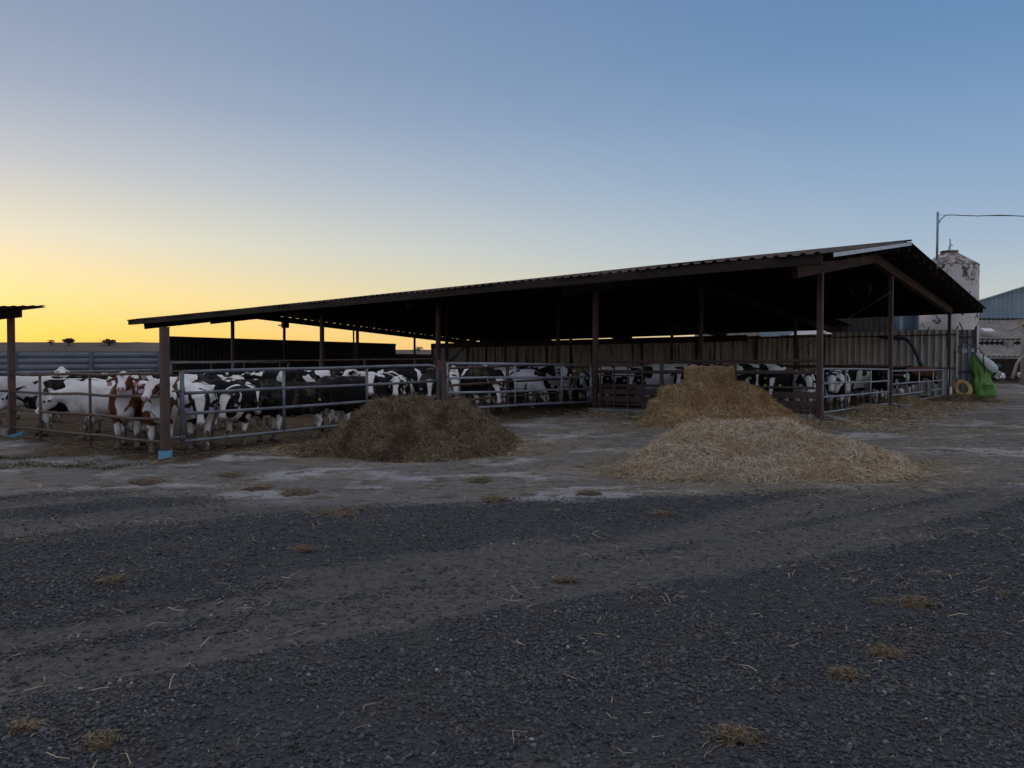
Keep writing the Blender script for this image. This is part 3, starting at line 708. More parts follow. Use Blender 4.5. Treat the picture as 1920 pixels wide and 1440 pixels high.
# dark corrugated feed store and blue tank seen under the roof
c = at(1712, 37)
bt = empty('water_tank', (c[0] - .35, c[1], .2), 'dark blue ribbed round tank beside the white silo under the roof edge', 'tank')
prof = []
for k in range(40): prof += [(.56 + (.012 if k % 2 else -.012), k * .115)]
m = MB(); m.lathe(prof, (c[0] - .35, c[1], .2), 40); m.build('ribbed_drum', worn('tank_blue', (.075, .12, .17), (.10, .15, .21), 2, .5), bt)
m = MB(); m.lathe([(.58, 4.5), (.3, 4.7), (0, 4.75)], (c[0] - .35, c[1], .2), 40); m.build('tank_lid', dark_wall, bt)
m = MB()
for k in range(26): m.box((c[0] + .26, c[1] - .08, .4 + k * .16), .05, .05, .05)
m.build('level_marks', white_plastic, bt)
a, b = at(1560, 39), at(1706, 39.5)
ribbed_wall('feed_store_wall', a, b, .2, 4.85, .3, dark_wall, 'tall dark sheet wall of a store behind the first bay of the shed', 'wall', seed=8)
m = MB(); q = at(1690, 36); m.tube([(*q, .3), (*q, 4.3)], .1, 12); tag(m.build('grey_standpipe', rail_dark), 'upright grey pipe standing left of the blue tank', 'pipe')
# pale corrugated roof glimpsed between the back wall and the shed roof
c0, c1 = at(1475, 58), at(1597, 58)
V = []; n = 60
for k in range(n + 1):
    q = c0 + (c1 - c0) * k / n; h = .05 * (k % 2); t = min(1, (1 - abs(k / n - .5) * 2) * 2.2)
    V += [(q[0], q[1], 3.6 + h), (q[0] + 1.0, q[1] + 2.6, 4.05 + .48 * t + h)]
fr = empty('far_roof', (*((c0 + c1) / 2), .3), 'pale corrugated roof of another building glimpsed above the back wall', 'building')
V = np.array(V); lo_ = V.copy(); lo_[:, 2] -= .05; F = np.array([(2 * k, 2 * k + 2, 2 * k + 3, 2 * k + 1) for k in range(n)])
link('roof', mesh_np('roof', np.concatenate([V, lo_]) - np.array(fr.location), [F, F[:, ::-1] + len(V)], worn('pale_fibre_roof', (.42, .42, .41), (.52, .52, .51), 1, .8)), fr)
m = MB(); q = (c0 + c1) / 2; m.box((q[0] + .6, q[1] + 1.6, 1.9), 4.4, 2.0, 3.3); m.build('wall', barn_plaster, fr)
c0 = at(1405, 75)
ww = empty('low_building', (c0[0], c0[1], .3), 'low pale grey building with a blue end seen over the back wall', 'building')
m = MB(); m.box((c0[0] - 1.2, c0[1], 2.9), 7.4, 4, 5.2); m.build('wall', concrete, ww)
m = MB(); m.box((c0[0] + 2.0, c0[1] - 2.05, 4.85), 3.6, .06, 1.2); m.build('blue_panel', barn_blue, ww)
m = MB(); m.bar((c0[0] - 5.0, c0[1], 5.55), (c0[0] + 3.9, c0[1], 5.68), 4.4, .1); m.build('roof', barn_roof, ww)

def corr_roof(name, parent, a, b, z0, run, z1, mat, pitch=.33, amp=.05, patch=None):
    a, b = np.array(a), np.array(b); d = b - a; ln = np.hypot(*d); d = d / ln; nn = np.array((-d[1], d[0])); k = int(ln / pitch * 4); V = []
    for i in range(k + 1):
        q = a + d * ln * i / k; h = amp * math.cos(math.pi * i / 2)
        V += [(q[0], q[1], z0 + h), (q[0] + nn[0] * run, q[1] + nn[1] * run, z1 + h)]
    V = np.array(V) - np.array(parent.location); B = V.copy(); B[:, 2] -= .03; F = np.array([(2 * i, 2 * i + 2, 2 * i + 3, 2 * i + 1) for i in range(k)])
    return link(name, mesh_np(name, np.concatenate([V, B]), [F, F[:, ::-1] + len(V)], mat, True), parent)
BD = 62.0
def bx(px, D=BD): return (px - 960) / 1440 * D
def bz(py, D=BD): return 1.5 + (690 - py) / 1440 * D
barn = empty('barn', (bx(1900), BD + 5, .3), 'large barn with a blue-grey ribbed gable over two fibre-cement lean-to roofs', 'barn')
# gable sheet
V = []; F = []; x0, x1 = bx(1790, 70), bx(2160, 70); n = int((x1 - x0) / .40); 
for i in range(n + 1):
    xa = x0 + (x1 - x0) * i / n
    for du, h in ((0, 0), (.22, 0), (.25, -.05), (.33, -.05)):
        xx = xa + du * 1.1; k = 690 - (578 - 15.5 * (((xx * 1440 / 70 + 960) - 1790) / 50)) ; V += [(xx, 70 + h, bz(597, 70)), (xx, 70 + h, 1.5 + k / 1440 * 70)]
F = np.array([(2 * i, 2 * i + 2, 2 * i + 3, 2 * i + 1) for i in range(len(V) // 2 - 1)]); V = np.array(V); B = V.copy(); B[:, 1] += .04
link('gable_sheet', mesh_np('gable_sheet', np.concatenate([V, B]) - np.array(barn.location), [F, F[:, ::-1] + len(V)], barn_blue), barn)
m = MB(); m.bar((x0, 69.9, 1.5 + (690 - 578) / 1440 * 70 + .05), (x1, 69.9, 1.5 + (690 - 578 + 114.7) / 1440 * 70 + .05), .3, .08); m.build('gable_trim', trim_mat, barn)
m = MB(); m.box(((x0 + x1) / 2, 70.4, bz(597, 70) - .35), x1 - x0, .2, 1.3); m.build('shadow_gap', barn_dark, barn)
corr_roof('upper_roof', barn, (bx(1780), BD + 2), (bx(2160), BD + 2), bz(640, BD + 2), 4.2, bz(600, BD + 6.2), barn_roof, .42, .055)
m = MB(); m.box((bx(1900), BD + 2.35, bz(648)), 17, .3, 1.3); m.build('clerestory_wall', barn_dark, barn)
for px in (1848, 1914, 1980): m = MB(); m.box((bx(px), BD + 1.6, bz(645)), .42, .6, .62); m.build('roof_block', concrete, barn)
corr_roof('lower_roof', barn, (bx(1795), BD - .6), (bx(2160), BD - .6), bz(668, BD), 2.6, bz(646, BD + 2), barn_roof, .42, .055)
m = MB(); m.bar((bx(1795), BD - .5, bz(671)), (bx(2160), BD - .5, bz(671)), .12, .16); m.build('eave_beam', concrete, barn)
for px in (1836, 1930, 2010):
    m = MB(); m.box((bx(px), BD - .3, 1.5), .3, .3, 2.5); m.build('post', barn_plaster, barn)
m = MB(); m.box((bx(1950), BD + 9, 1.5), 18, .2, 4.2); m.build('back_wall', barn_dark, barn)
m = MB(); m.box((bx(1778), BD + 4, 2.2), .2, 9, 4.2); m.build('side_wall', barn_plaster, barn)
m = MB(); m.frame((bx(1893), BD + 2.9, bz(619, BD + 3)), (1, 0, 0), (0, .91, .41), (0, -.41, .91), .45, .35, .03); m.build('skylight', white_plastic, barn)
for h in (.5, .9, 1.3):
    m = MB(); m.tube([(bx(1840), BD + 1, .3 + h), (bx(2050), BD + 1, .3 + h)], .03, 6); m.build('feed_rail', rail_dark, barn)
# tall pole at the right edge, bent pipe, foot
PD = 47.0; c = at(1918, PD)
po = empty('weathered_pole', (c[0], c[1], .25), 'pale weathered pole on a concrete foot at the right edge', 'pole')
m = MB(); m.tube([(c[0], c[1], .25), (c[0] - .02, c[1], 2.4), (c[0] + .02, c[1], 4.35)], [.13, .12, .11], 14); m.box((c[0] - .1, c[1], 4.3), .55, .2, .35)
m.build('pole_shaft', pole_wood, po)
m = MB(); q = at(1898, PD - .3); m.tube([(q[0], q[1], .85), (q[0] + .12, q[1], 1.25), (q[0] + .27, q[1], 1.75), (q[0] + .5, q[1], 2.1), (q[0] + .75, q[1], 2.22), (q[0] + 1.2, q[1], 2.3)], .085, 12)
tag(m.build('bent_pipe', pole_wood), 'pale bent pipe curving down from the right edge beside the pole', 'pipe')
m = MB(); m.tube([(c[0] - .0, c[1] - .2, 4.4), (c[0] - .55, c[1] - .2, 3.95), (c[0] - 1.0, c[1] - .2, 3.75)], .06, 10); m.build('angled_arm', pole_wood, po)
m = MB(); m.lathe([(0.5, -.05), (.46, .08), (.2, .16), (0, .18)], (c[0] - .25, c[1] - .2, .27), 24); m.build('concrete_foot', concrete, po)
# mast on the shed roof with its wire
mp = P3(-.93, 8.4, 0); zt = float(roofz(-.93, 8.4))
m = MB(); m.tube([(mp[0], mp[1], zt - .12), (mp[0] + .01, mp[1], zt + 1.62)], .034, 10); m.box((mp[0] + .02, mp[1], zt + .05), .1, .1, .2)
tag(m.build('service_mast', galv), 'thin steel mast standing on the right edge of the shed roof', 'mast')
m = MB(); p0 = np.array((mp[0] + .02, mp[1], zt + 1.50)); pts = [p0 + (0, 0, -.28), p0 + (.07, 0, -.12), p0 + (.22, -.02, .02)]
pts += [p0 + np.array((x_, -.03 * x_, .02 - .012 * x_ + .014 * math.sin(x_ * 4.2))) for x_ in np.arange(.5, 12, .35)]
m.tube(pts, .014, 6); tag(m.build('overhead_wire', cable_mat), 'dark wire running from the roof mast out to the right', 'wire')
m = MB(); m.tube([p0 + (0, 0, .03), p0 + (1.2, -.03, .0), p0 + (12, -.36, -.14)], .006, 5); tag(m.build('support_wire', wire_mat), 'thin straight support wire above the looping cable on the mast', 'wire')
# cables, box and hose on the right end of the shed
m = MB(); e = P3(-.35, 16.6, 3.3)
m.tube([e, e + (.12, -.05, -.35), e + (.16, -.05, -.75), e + (-.05, -.1, -1.0), e + (-.12, -.1, -1.2)], .022, 8)
m.tube([e + (.16, -.05, -.75), e + (.45, -.1, -.95), e + (.75, -.1, -1.05), e + (.9, -.1, -1.3), e + (.95, -.1, -2.0)], .02, 8)
tag(m.build('loose_cable', cable_mat), 'loose black cable looping down from the shed corner past the grey panel', 'cable')
m = MB(); m.box(e + (.10, -.16, -1.12), .2, .08, .16); m.box(e + (.42, -.16, -1.1), .14, .08, .14); tag(m.build('junction_box', grey_wall), 'grey junction box fixed high on the pale sheet panel', 'box')
m = MB(); a, b = wa + D2 * .1, cb
for zz in (1.35, 2.75): m.bar((*(a - D1 * .1), zz), (*(b - D1 * .1), zz), .03, .04)
tag(m.build('conduit', cable_mat), 'dark conduit running across the pale sheet panel', 'conduit')
cpt = P(-.80, 17.5); m = MB(); m.tube([(cpt[0], cpt[1], .2), (cpt[0], cpt[1], 3.15)], .045, 10); tag(m.build('thin_post', post_mat), 'thin dark post at the end of the pale sheet panel holding the green bag', 'post')
h0 = P3(1.9, 16.9, 2.72); h1 = P3(1.0, 16.8, 1.55)
m = MB(); 
pts = [h0 + (-.6, .45, .1)]
for k in range(10):
    t = k / 9; pts.append(h0 * (1 - t) + h1 * t + np.array((0, 0, .42 * math.sin(t * math.pi) * (1 - .2 * t))))
m.tube(pts, .07, 10); tag(m.build('blue_hose', blue_hose), 'thick dark blue hose arching down the back wall near the right gates', 'hose')
def fan(u, v, label):
    c = P3(u, v, float(roofz(u, v)) - .75); o = empty('ventilation_fan', tuple(c), label, 'fan')
    m = MB(); ax = np.array((*-D1, -.25)); ax /= np.linalg.norm(ax); a = np.cross(ax, (0, 0, 1)); a /= np.linalg.norm(a); b = np.cross(a, ax)
    V = []; n = 28
    for (r_, k) in ((.29, -.12), (.29, .12), (.275, .12), (.275, -.12)): V += [c + r_ * (math.cos(t) * a + math.sin(t) * b) + ax * k for t in np.linspace(0, 2 * math.pi, n, endpoint=False)]
    m.add(V, [(i * n + j, i * n + (j + 1) % n, (i + 1) * n + (j + 1) % n, (i + 1) * n + j) for i in range(3) for j in range(n)], True); m.build('fan_housing', shed_steel, o)
    for k in range(3):
        t = k * 2.1 + .4; d = math.cos(t) * a + math.sin(t) * b; e = np.cross(ax, d)
        m = MB(); m.frame(c + d * .14, d, e * .9 + ax * .4, ax, .12, .05, .008); m.build('blade', shed_steel, o)
    m = MB(); m.tube([c - ax * .1, c + ax * .1], .06, 10); m.tube([c, c + (0, 0, .75)], .02, 6); m.build('motor', shed_steel, o)
fan(5.2, 4.2, 'dim round fan hung under the roof above the middle shed post')
fan(1.0, 7.4, 'dim round fan hung under the roof near the right gable post')
c = P3(5 * LB - .3, 6.65, float(roofz(5 * LB, 6.8)) - .62); m = MB(); m.box(c, .34, .3, .36, .6); m.box(c + (-.24, -.1, -.05), .22, .05, .06, .6); tag(m.build('control_box', dark_wall), 'dark control box fixed to the top of the far left gable post', 'box')

# green bulk bag hung on the thin post, ring, pipe
def bulk_bag():
    c = at(1843, 30.6); o = empty('bulk_bag', (c[0], c[1], .3), 'bright green bulk bag with a white liner hung slack from the thin end post', 'bag')
    n, k = 56, 30; V = []
    hs_ = np.linspace(0, 1.72, k)
    for i, h in enumerate(hs_):
        t = h / 1.72
        wd = np.interp(t, [0, .04, .22, .4, .5, .62, .8, 1], [.28, .385, .395, .33, .28, .36, .28, .06])
        dp = np.interp(t, [0, .05, .3, .45, .7, 1], [.25, .36, .33, .22, .20, .05]); cx = np.interp(t, [0, .3, .45, .62, .8, 1], [.02, 0, -.06, -.03, -.16, -.37])
        for a in np.linspace(0, 2 * math.pi, n, endpoint=False):
            fold = 1 + .10 * (abs(math.sin(a * 3.5 + 4 * t)) - .6) * min(1, t * 4) + .05 * math.sin(a * 11 - 3 * t + 1) * min(1, t * 3)
            sq = (abs(math.cos(a)) ** 4 + abs(math.sin(a)) ** 4) ** -.25 if t < .35 else 1 + (.19 * 0)
            sq = 1 + (sq - 1) * .7
            wd_ = wd * 1.12
            V.append((cx + wd_ * math.cos(a) * fold * sq, dp * math.sin(a) * fold * sq, h + .02 * math.sin(a * 5) * t))
    F = [(i * n + j, i * n + (j + 1) % n, (i + 1) * n + (j + 1) % n, (i + 1) * n + j) for i in range(k - 1) for j in range(n)]
    t = NT('green_woven_bag'); col = t.mix(t.noise(t.tc.outputs['Object'], 5, 4), (.085, .22, .04), (.125, .30, .06)); col = t.mix(t.math('MULTIPLY', t.step(t.noise(t.vscale(t.tc.outputs['Object'], (3, 3, 1)), 2.5, 6, .7), .5, .68), .7), col, (.045, .10, .03)); t.bump(t.noise(t.tc.outputs['Object'], 9, 3), .4, .03)
    link('bag_body', mesh_np('bag_body', np.array(V), [np.array(F)], t.fin(col, .6), True), o)
    # white liner spilling over the open mouth, slanting down to the right
    pts = [np.array(p) for p in ((-.37, -.10, 1.78), (-.28, -.17, 1.70), (-.08, -.24, 1.50), (.12, -.27, 1.30), (.32, -.26, 1.14), (.40, -.22, 1.06))]
    m = MB(); V = []; nn = 14
    for i, p in enumerate(pts):
        wd = (.05, .13, .20, .24, .20, .09)[i]; d = pts[min(i + 1, 5)] - pts[max(i - 1, 0)]; d /= np.linalg.norm(d); e = np.array((-d[2], 0, d[0])) * -1
        if e[2] < 0: e = -e
        for j in range(nn):
            a = 2 * math.pi * j / nn; V.append(p + e * wd * .8 * math.cos(a) + np.array((0, -1, 0)) * .06 * math.sin(a) * (1 + .3 * math.sin(3 * a + i)))
    m.add([v + np.array(o.location) for v in V], [(i * nn + j, i * nn + (j + 1) % nn, (i + 1) * nn + (j + 1) % nn, (i + 1) * nn + j) for i in range(5) for j in range(nn)], True)
    m.build('white_liner', worn('liner_white', (.42, .50, .54), (.54, .60, .63), 4, .6, bump=.5), o)
    m = MB(); q = np.array(o.location) + (.43, -.29, .93); m.frame(q, (.86, 0, -.5), (0, 1, 0), (.5, 0, .86), .09, .006, .15); m.build('paper_label', white_plastic, o)
    for dx in (-.05, .02, .07):
        m = MB(); m.frame(q + np.array((dx * .86, -.012, -dx * .5)), (.86, 0, -.5), (0, 1, 0), (.5, 0, .86), .012, .004, .11); m.build('printed_line', cable_mat, o)
    m = MB(); q = np.array(o.location) + (.30, -.22, 1.30); m.tube([q, q + (.12, -.02, .05), (q + (.26, -.02, .0)), q + (.24, -.02, -.05), q + (.12, -.02, -.02), q + (.02, 0, -.04)], .014, 8); m.build('lifting_loop', worn('loop_teal', (.10, .25, .24), (.16, .32, .30), 5), o)
    m = MB(); rr = np.random.default_rng(5)
    for k in range(9):
        q = np.array(o.location) + (-.16 + .1 * (k % 4) + rr.uniform(-.02, .02), -.372 - .02 * (k // 4 == 0), .42 + .10 * (k // 4)); m.frame(q, (1, 0, 0), (0, 1, 0), (0, 0, 1), rr.uniform(.02, .04), .03, rr.uniform(.008, .02))
    m.build('printed_mark', worn('print_dark_green', (.03, .12, .02), (.04, .15, .03), 4), o)
    m = MB(); q = np.array(o.location) + (-.42, -.06, 1.75); m.tube([q + (.04, -.02, .02), q + (.0, .02, .35), q + (-.03, .05, .95)], .014, 6); m.build('hanging_rope', cable_mat, o)
bulk_bag()
c = at(1805, 30.0); m = MB(); V = []; n, k = 48, 14
for i in range(n):
    a = 2 * math.pi * i / n
    for j in range(k):
        b = 2 * math.pi * j / k; rr = .285 + .088 * (abs(math.cos(b)) ** .6 * (1 if math.cos(b) > 0 else -1)); hh = .05 * (abs(math.sin(b)) ** .6 * (1 if math.sin(b) > 0 else -1))
        V.append((c[0] + rr * math.cos(a), c[1] - hh + .12 * math.sin(a), .70 + rr * .93 * math.sin(a)))
m.add(V, [(i * k + j, i * k + (j + 1) % k, ((i + 1) % n) * k + (j + 1) % k, ((i + 1) % n) * k + j) for i in range(n) for j in range(k)], True)
tag(m.build('rubber_ring', yellow_paint), 'flat yellow ring leaning on the pale sheet panel beside the green bag', 'ring')
c = at(1782, 29.4); m = MB(); m.tube([(*c, .26), (c[0] + .01, c[1], .78)], .05, 12); tag(m.build('white_pipe', white_plastic), 'short white plastic pipe standing left of the yellow ring', 'pipe')
m = MB(); c = at(1788, 29.8); m.tube([(*c, .3), (c[0] + .14, c[1], 1.12)], .022, 8); tag(m.build('leaning_bar', cable_mat), 'thin dark bar leaning between the white pipe and the yellow ring', 'bar')

# ------------------------------------------------------------------ hay, straw, gravel
def blades(pts, nrm, r, l0, l1, w0, w1, lift=.35, droop=.4, flat=False):
    """thin bent strips lying on a surface; returns verts, faces, tint"""
    n = len(pts); t = r.normal(size=(n, 3)); t -= (t * nrm).sum(1, keepdims=True) * nrm; t /= np.linalg.norm(t, axis=1, keepdims=True)
    t = t + nrm * r.normal(0, lift, (n, 1)); t /= np.linalg.norm(t, axis=1, keepdims=True)
    b = np.cross(t, nrm + r.normal(0, .6, (n, 3))); b /= np.linalg.norm(b, axis=1, keepdims=True)
    ln = r.uniform(l0, l1, (n, 1)); wd = r.uniform(w0, w1, (n, 1)) / 2
    bend = r.normal(0, .18, (n, 3)) * ln; bend[:, 2] += droop * 0
    c = pts + nrm * r.uniform(0, .03, (n, 1))
    a0, a1, a2 = c - t * ln / 2, c + bend * .6, c + t * ln / 2 + bend * .2
    V = np.stack([a0 - b * wd, a0 + b * wd, a1 - b * wd, a1 + b * wd, a2 - b * wd * .6, a2 + b * wd * .6], 1).reshape(-1, 3)
    k = np.arange(n)[:, None] * 6; F = np.concatenate([k + np.array([[0, 1, 3, 2]]), k + np.array([[2, 3, 5, 4]])])
    return V, F, np.repeat(np.clip(r.beta(1.6, 2.0, n), 0, 1), 6)
def sample(V, F, n, r):
    a, b, c, d = (V[F[:, i]] for i in range(4)); nr = np.cross(c - a, d - b); ar = np.linalg.norm(nr, axis=1); p = ar / ar.sum()
    i = r.choice(len(F), n, p=p); u, v = r.random((n, 1)), r.random((n, 1))
    q = (a[i] * (1 - u) + b[i] * u) * (1 - v) + (d[i] * (1 - u) + c[i] * u) * v
    nn = nr[i] / np.maximum(ar[i][:, None], 1e-9); return q, nn
def heap(name, V, F, core, straw, n, r, l=(.10, .32), wd=(.006, .013), lift=.35, extra=None):
    q, nn = sample(V, F, n, r)
    if extra is not None: q = np.concatenate([q, extra[0]]); nn = np.concatenate([nn, extra[1]])
    bv, bf, bt = blades(q, nn, r, *l, *wd, lift)
    c = np.array(((V[:, 0].min() + V[:, 0].max()) / 2, (V[:, 1].min() + V[:, 1].max()) / 2, V[:, 2].min()))
    me = mesh_np(name, np.concatenate([V, bv]) - c, [np.concatenate([F, bf + len(V)])], [core, straw], True, np.r_[np.zeros(len(F)), np.ones(len(bf))])
    fattr(me, 'tint', np.r_[np.full(len(V), .3), bt])
    return link(name, me, None, c)
def mound(cx, cy, rx, ry, hf, seed, nr_=46, na=120, edge=.25):
    V = []; 
    for i in range(nr_ + 1):
        k = i / nr_
        for j in range(na):
            a = 2 * math.pi * j / na; V.append((k, a))
    V = np.array(V); k, a = V[:, 0], V[:, 1]
    er = 1 + edge * (vn(np.cos(a) * 1.7 + 9, np.sin(a) * 1.7 + 4, seed) - .5) * 2 + .10 * (vn(np.cos(a) * 5, np.sin(a) * 5, seed + 1) - .5)
    x = cx + rx * k * er * np.cos(a); y = cy + ry * k * er * np.sin(a)
    z = base_z(x, y) + hf(x, y, k)
    ii = np.array([(i * na + j, (i + 1) * na + j, (i + 1) * na + (j + 1) % na, i * na + (j + 1) % na) for i in range(nr_) for j in range(na)])
    return np.c_[x, y, z], ii
r1 = np.random.default_rng(11)
def hA(x, y, k):
    pz = np.interp(x + .10 * (vn(y * 1.6, x * 1.2, 7) - .5), [-3.9, -3.45, -3.0, -2.75, -2.46, -2.1, -1.75, -1.45, -1.22, -1.0, -.6, -.3, .05, .2], [0, .10, .36, .60, .82, .86, .95, .96, .76, .82, .62, .42, .12, 0])
    dep = sst(11.85, 13.45, y + .35 * (vn(x * 1.3, y * .6, 8) - .5)) ** .8 * sst(15.1, 14.0, y)
    lump = .30 * (fbm(x * 2.2, y * 2.2, 71) - .48) + .55 * (.10 - np.abs(fbm(x * 3.6 + 3, y * 3.6, 72) - .5)) + .11 * (vn(x * 9, y * 9, 77) - .5)
    pz = pz * .88
    return (pz * dep + lump * sst(1.0, .72, k) * sst(.0, .35, pz * dep + .12)) * sst(1, .93, k) - .05 * sst(.9, 1, k)
VA, FA = mound(-1.80, 13.45, 1.95, 1.5, hA, 81)
heap('hay_pile', VA, FA, silage_c, silage_s, 62000, r1, (.08, .34), (.003, .0085), .38)['label'] = ''
o = bpy.data.objects['hay_pile']; tag(o, 'lumpy dark brown hay pile heaped in front of the dull grey gate', 'hay pile')
def hB(x, y, k):
    pz = np.interp(x, [1.4, 1.7, 1.95, 2.2, 2.5, 2.8, 3.3, 3.7, 4.0, 4.2, 4.45, 5.06, 5.7], [0, .10, .24, .44, .68, .74, .72, .73, .70, .58, .44, .24, 0])
    dep = sst(9.35, 10.9, y + .25 * (vn(x * 1.1, y * .6, 9) - .5)) ** .85 * sst(12.4, 11.3, y)
    pz = pz * .75
    return (pz * dep + .03 * (1 - k) + (.16 * (fbm(x * 2.2, y * 2.2, 73) - .48) + .24 * (.10 - np.abs(fbm(x * 3.4, y * 3.4, 74) - .5)) + .05 * (vn(x * 14, y * 14, 78) - .5)) * sst(1, .7, k)) * sst(1, .95, k) - .03 * sst(.9, 1, k)
VB, FB = mound(3.62, 10.85, 1.98, 1.35, hB, 83, edge=.16)
heap('straw_pile', VB, FB, pale_c, pale_s, 70000, np.random.default_rng(12), (.08, .30), (.0028, .0068), .30)
tag(bpy.data.objects['straw_pile'], 'low wide heap of pale loose straw in front of the bales', 'straw pile')
def hC(x, y, k):
    # broken bales: steps that climb from the left to the seat of the top bale and slide off to the right
    xx = x + .10 * (vn(y * 3, x * 1.5, 5) - .5)
    pz = np.interp(xx, [2.75, 3.0, 3.16, 3.20, 3.42, 3.46, 3.86, 3.90, 5.06, 5.12, 5.42, 5.66, 5.95, 6.35], [0, .08, .24, .46, .50, .74, .76, .84, .84, .80, .70, .50, .24, 0])
    dep = np.clip(sst(15.9, 16.25, y) * .45 + sst(16.35, 16.6, y + .12 * (vn(x * 3, y, 6) - .5)) * .55, 0, 1) * sst(18.5, 17.9, y)
    return (pz * dep + (.13 * (fbm(x * 2.8, y * 2.8, 75) - .5) + .30 * (.10 - np.abs(fbm(x * 5, y * 5, 76) - .5)) + .07 * (vn(x * 12, y * 12, 79) - .5)) * sst(1, .7, k)) * sst(1, .94, k) - .03 * sst(.9, 1, k)
VC, FC = mound(4.62, 17.15, 1.9, 1.25, hC, 85, 60, 160, .10)
heap('bale_heap', VC, FC, gold_c, gold_s, 48000, np.random.default_rng(13), (.07, .26), (.004, .009), .32)
tag(bpy.data.objects['bale_heap'], 'stepped heap of broken golden-brown straw bales against the brown fence', 'straw pile')
def bale(cx, cy, z0, lx, ly, lz, yaw, n, name, label, seed, tilt=0, core=None, straw=None):
    k = 14; V = []; F = []
    r = np.random.default_rng(seed)
    def face(o_, a, b, na, nb):
        m = len(V)
        for i in range(na + 1):
            for j in range(nb + 1): V.append(o_ + a * i / na + b * j / nb)
        for i in range(na):
            for j in range(nb): q = m + i * (nb + 1) + j; F.append((q, q + nb + 1, q + nb + 2, q + 1))
    X_, Y_, Z_ = np.array((lx, 0, 0)), np.array((0, ly, 0)), np.array((0, 0, lz)); o_ = -np.array((lx, ly, 0)) / 2
    face(o_, Y_, X_, 8, 16); face(o_ + Z_, X_, Y_, 16, 8); face(o_, X_, Z_, 16, 7); face(o_ + Y_, Z_, X_, 7, 16); face(o_, Z_, Y_, 7, 8); face(o_ + X_, Y_, Z_, 8, 7)
    V = np.array(V, float); c = np.array((0, 0, lz / 2)); rel = (V - c) / np.array((lx, ly, lz)) * 2
    rnd = 1 - .05 * np.clip((np.abs(rel) ** 6).sum(1) - 1, 0, 2)
    V = c + (V - c) * rnd[:, None] + .05 * (np.c_[vn3(V * 6 + seed, 1), vn3(V * 6 + seed, 2), vn3(V * 6 + seed, 3)] - .5)
    ct, st = math.cos(tilt), math.sin(tilt); V = np.c_[V[:, 0] * ct - V[:, 2] * st, V[:, 1], V[:, 0] * st + V[:, 2] * ct]
    cy_, sy_ = math.cos(yaw), math.sin(yaw); V = np.c_[V[:, 0] * cy_ - V[:, 1] * sy_ + cx, V[:, 0] * sy_ + V[:, 1] * cy_ + cy, V[:, 2] + z0]
    o = heap(name, V, np.array(F), core or gold_c, straw or gold_s, n, r, (.05, .16), (.004, .008), .13)
    return tag(o, label, 'straw bale')
bale(4.39, 17.1, 1.10, 1.0, .60, .40, -.10, 7000, 'straw_bale', 'squared golden straw bale sitting on top of the broken bales', 21)

skirt = []
def ring(V, n, spread, r):
    c = V[:, :2].mean(0); d = V[:, :2] - c; o_ = V[np.hypot(d[:, 0], d[:, 1]) > .90 * np.hypot(d[:, 0], d[:, 1]).max() * .8]
    e = o_[r.integers(0, len(o_), n), :2]; q = e + (e - c) / np.linalg.norm(e - c, axis=1, keepdims=True) * r.exponential(spread, (n, 1)) - (e - c) * .08 + r.normal(0, .06, (n, 2))
    return np.c_[q, surf_z(q[:, 0], q[:, 1]) + .006]
rs = np.random.default_rng(61)
skirt = np.concatenate([ring(VA, 2600, .22, rs), ring(VB, 4200, .26, rs), ring(VC, 2600, .30, rs)])
# loose straw and chaff over the yard (nobody could count it)
def scatter(n, x0, x1, y0, y1, dens, r):
    x = r.uniform(x0, x1, n * 6); y = r.uniform(y0, y1, n * 6); k = r.random(n * 6) < dens(x, y); x, y = x[k][:n], y[k][:n]
    return np.c_[x, y, surf_z(x, y) + .004]
r2 = np.random.default_rng(31)
def d_near(x, y): return (.012 + .5 * sst(.60, .74, fbm(x * 1.1, y * 1.5, 91)) * .35 + .05 * sst(.55, .7, fbm(x * 2.5, y * 2.5, 92))) * (np.abs(x) < .78 * y + .4)
def d_mid(x, y): return np.clip(.10 + .75 * sst(.5, .68, fbm(x * 1.0, y * 1.7, 93)) + .5 * sst(.5, 2.5, x), 0, 1) * (in_pen(x, y) < .2) * .5
def d_gate(x, y): return sst(-2.6, -.3, np.minimum(in_pen(x, y), 0)) * (in_pen(x, y) < .5) * sst(1.0, 3.0, x)
def d_pen(x, y): return .35 * (in_pen(x, y) > -.2) * sst(.4, .65, fbm(x * 1.5, y * 1.5, 94))
S1 = scatter(6500, -6, 7, 2.4, 9.6, d_near, r2); S2 = scatter(9000, -9, 11, 8.6, 18, d_mid, r2); S3 = scatter(15000, 1, 18, 13, 28, d_gate, r2); S4 = scatter(4500, -12, 3, 12, 22, d_pen, r2)
up_ = lambda s: np.tile(np.array((0, 0, 1.)), (len(s), 1))
b1 = blades(S1, up_(S1), r2, .02, .14, .0018, .0040, .16); b1 = (b1[0], b1[1], np.clip(b1[2] * 1.3 + .1, 0, 1)); b2 = blades(np.r_[S2], up_(S2), r2, .04, .20, .004, .008, .15); b2 = (b2[0], b2[1], b2[2] * .85)
b3 = blades(S3, up_(S3), r2, .06, .28, .008, .014, .30); b4 = blades(S4, up_(S4), r2, .05, .22, .007, .011, .2); b4 = (b4[0], b4[1], b4[2] * .5)
Vs = []; Fs = []; Ts = []; k = 0
b5 = blades(skirt, up_(skirt), r2, .05, .24, .003, .007, .16)
for a, b, c in (b1, b2, b3, b4, b5): Vs.append(a); Fs.append(b + k); Ts.append(c); k += len(a)
me = mesh_np('loose_straw', np.concatenate(Vs), [np.concatenate(Fs)], litter_s); fattr(me, 'tint', np.concatenate(Ts))
o = link('loose_straw', me); o['kind'] = 'stuff'
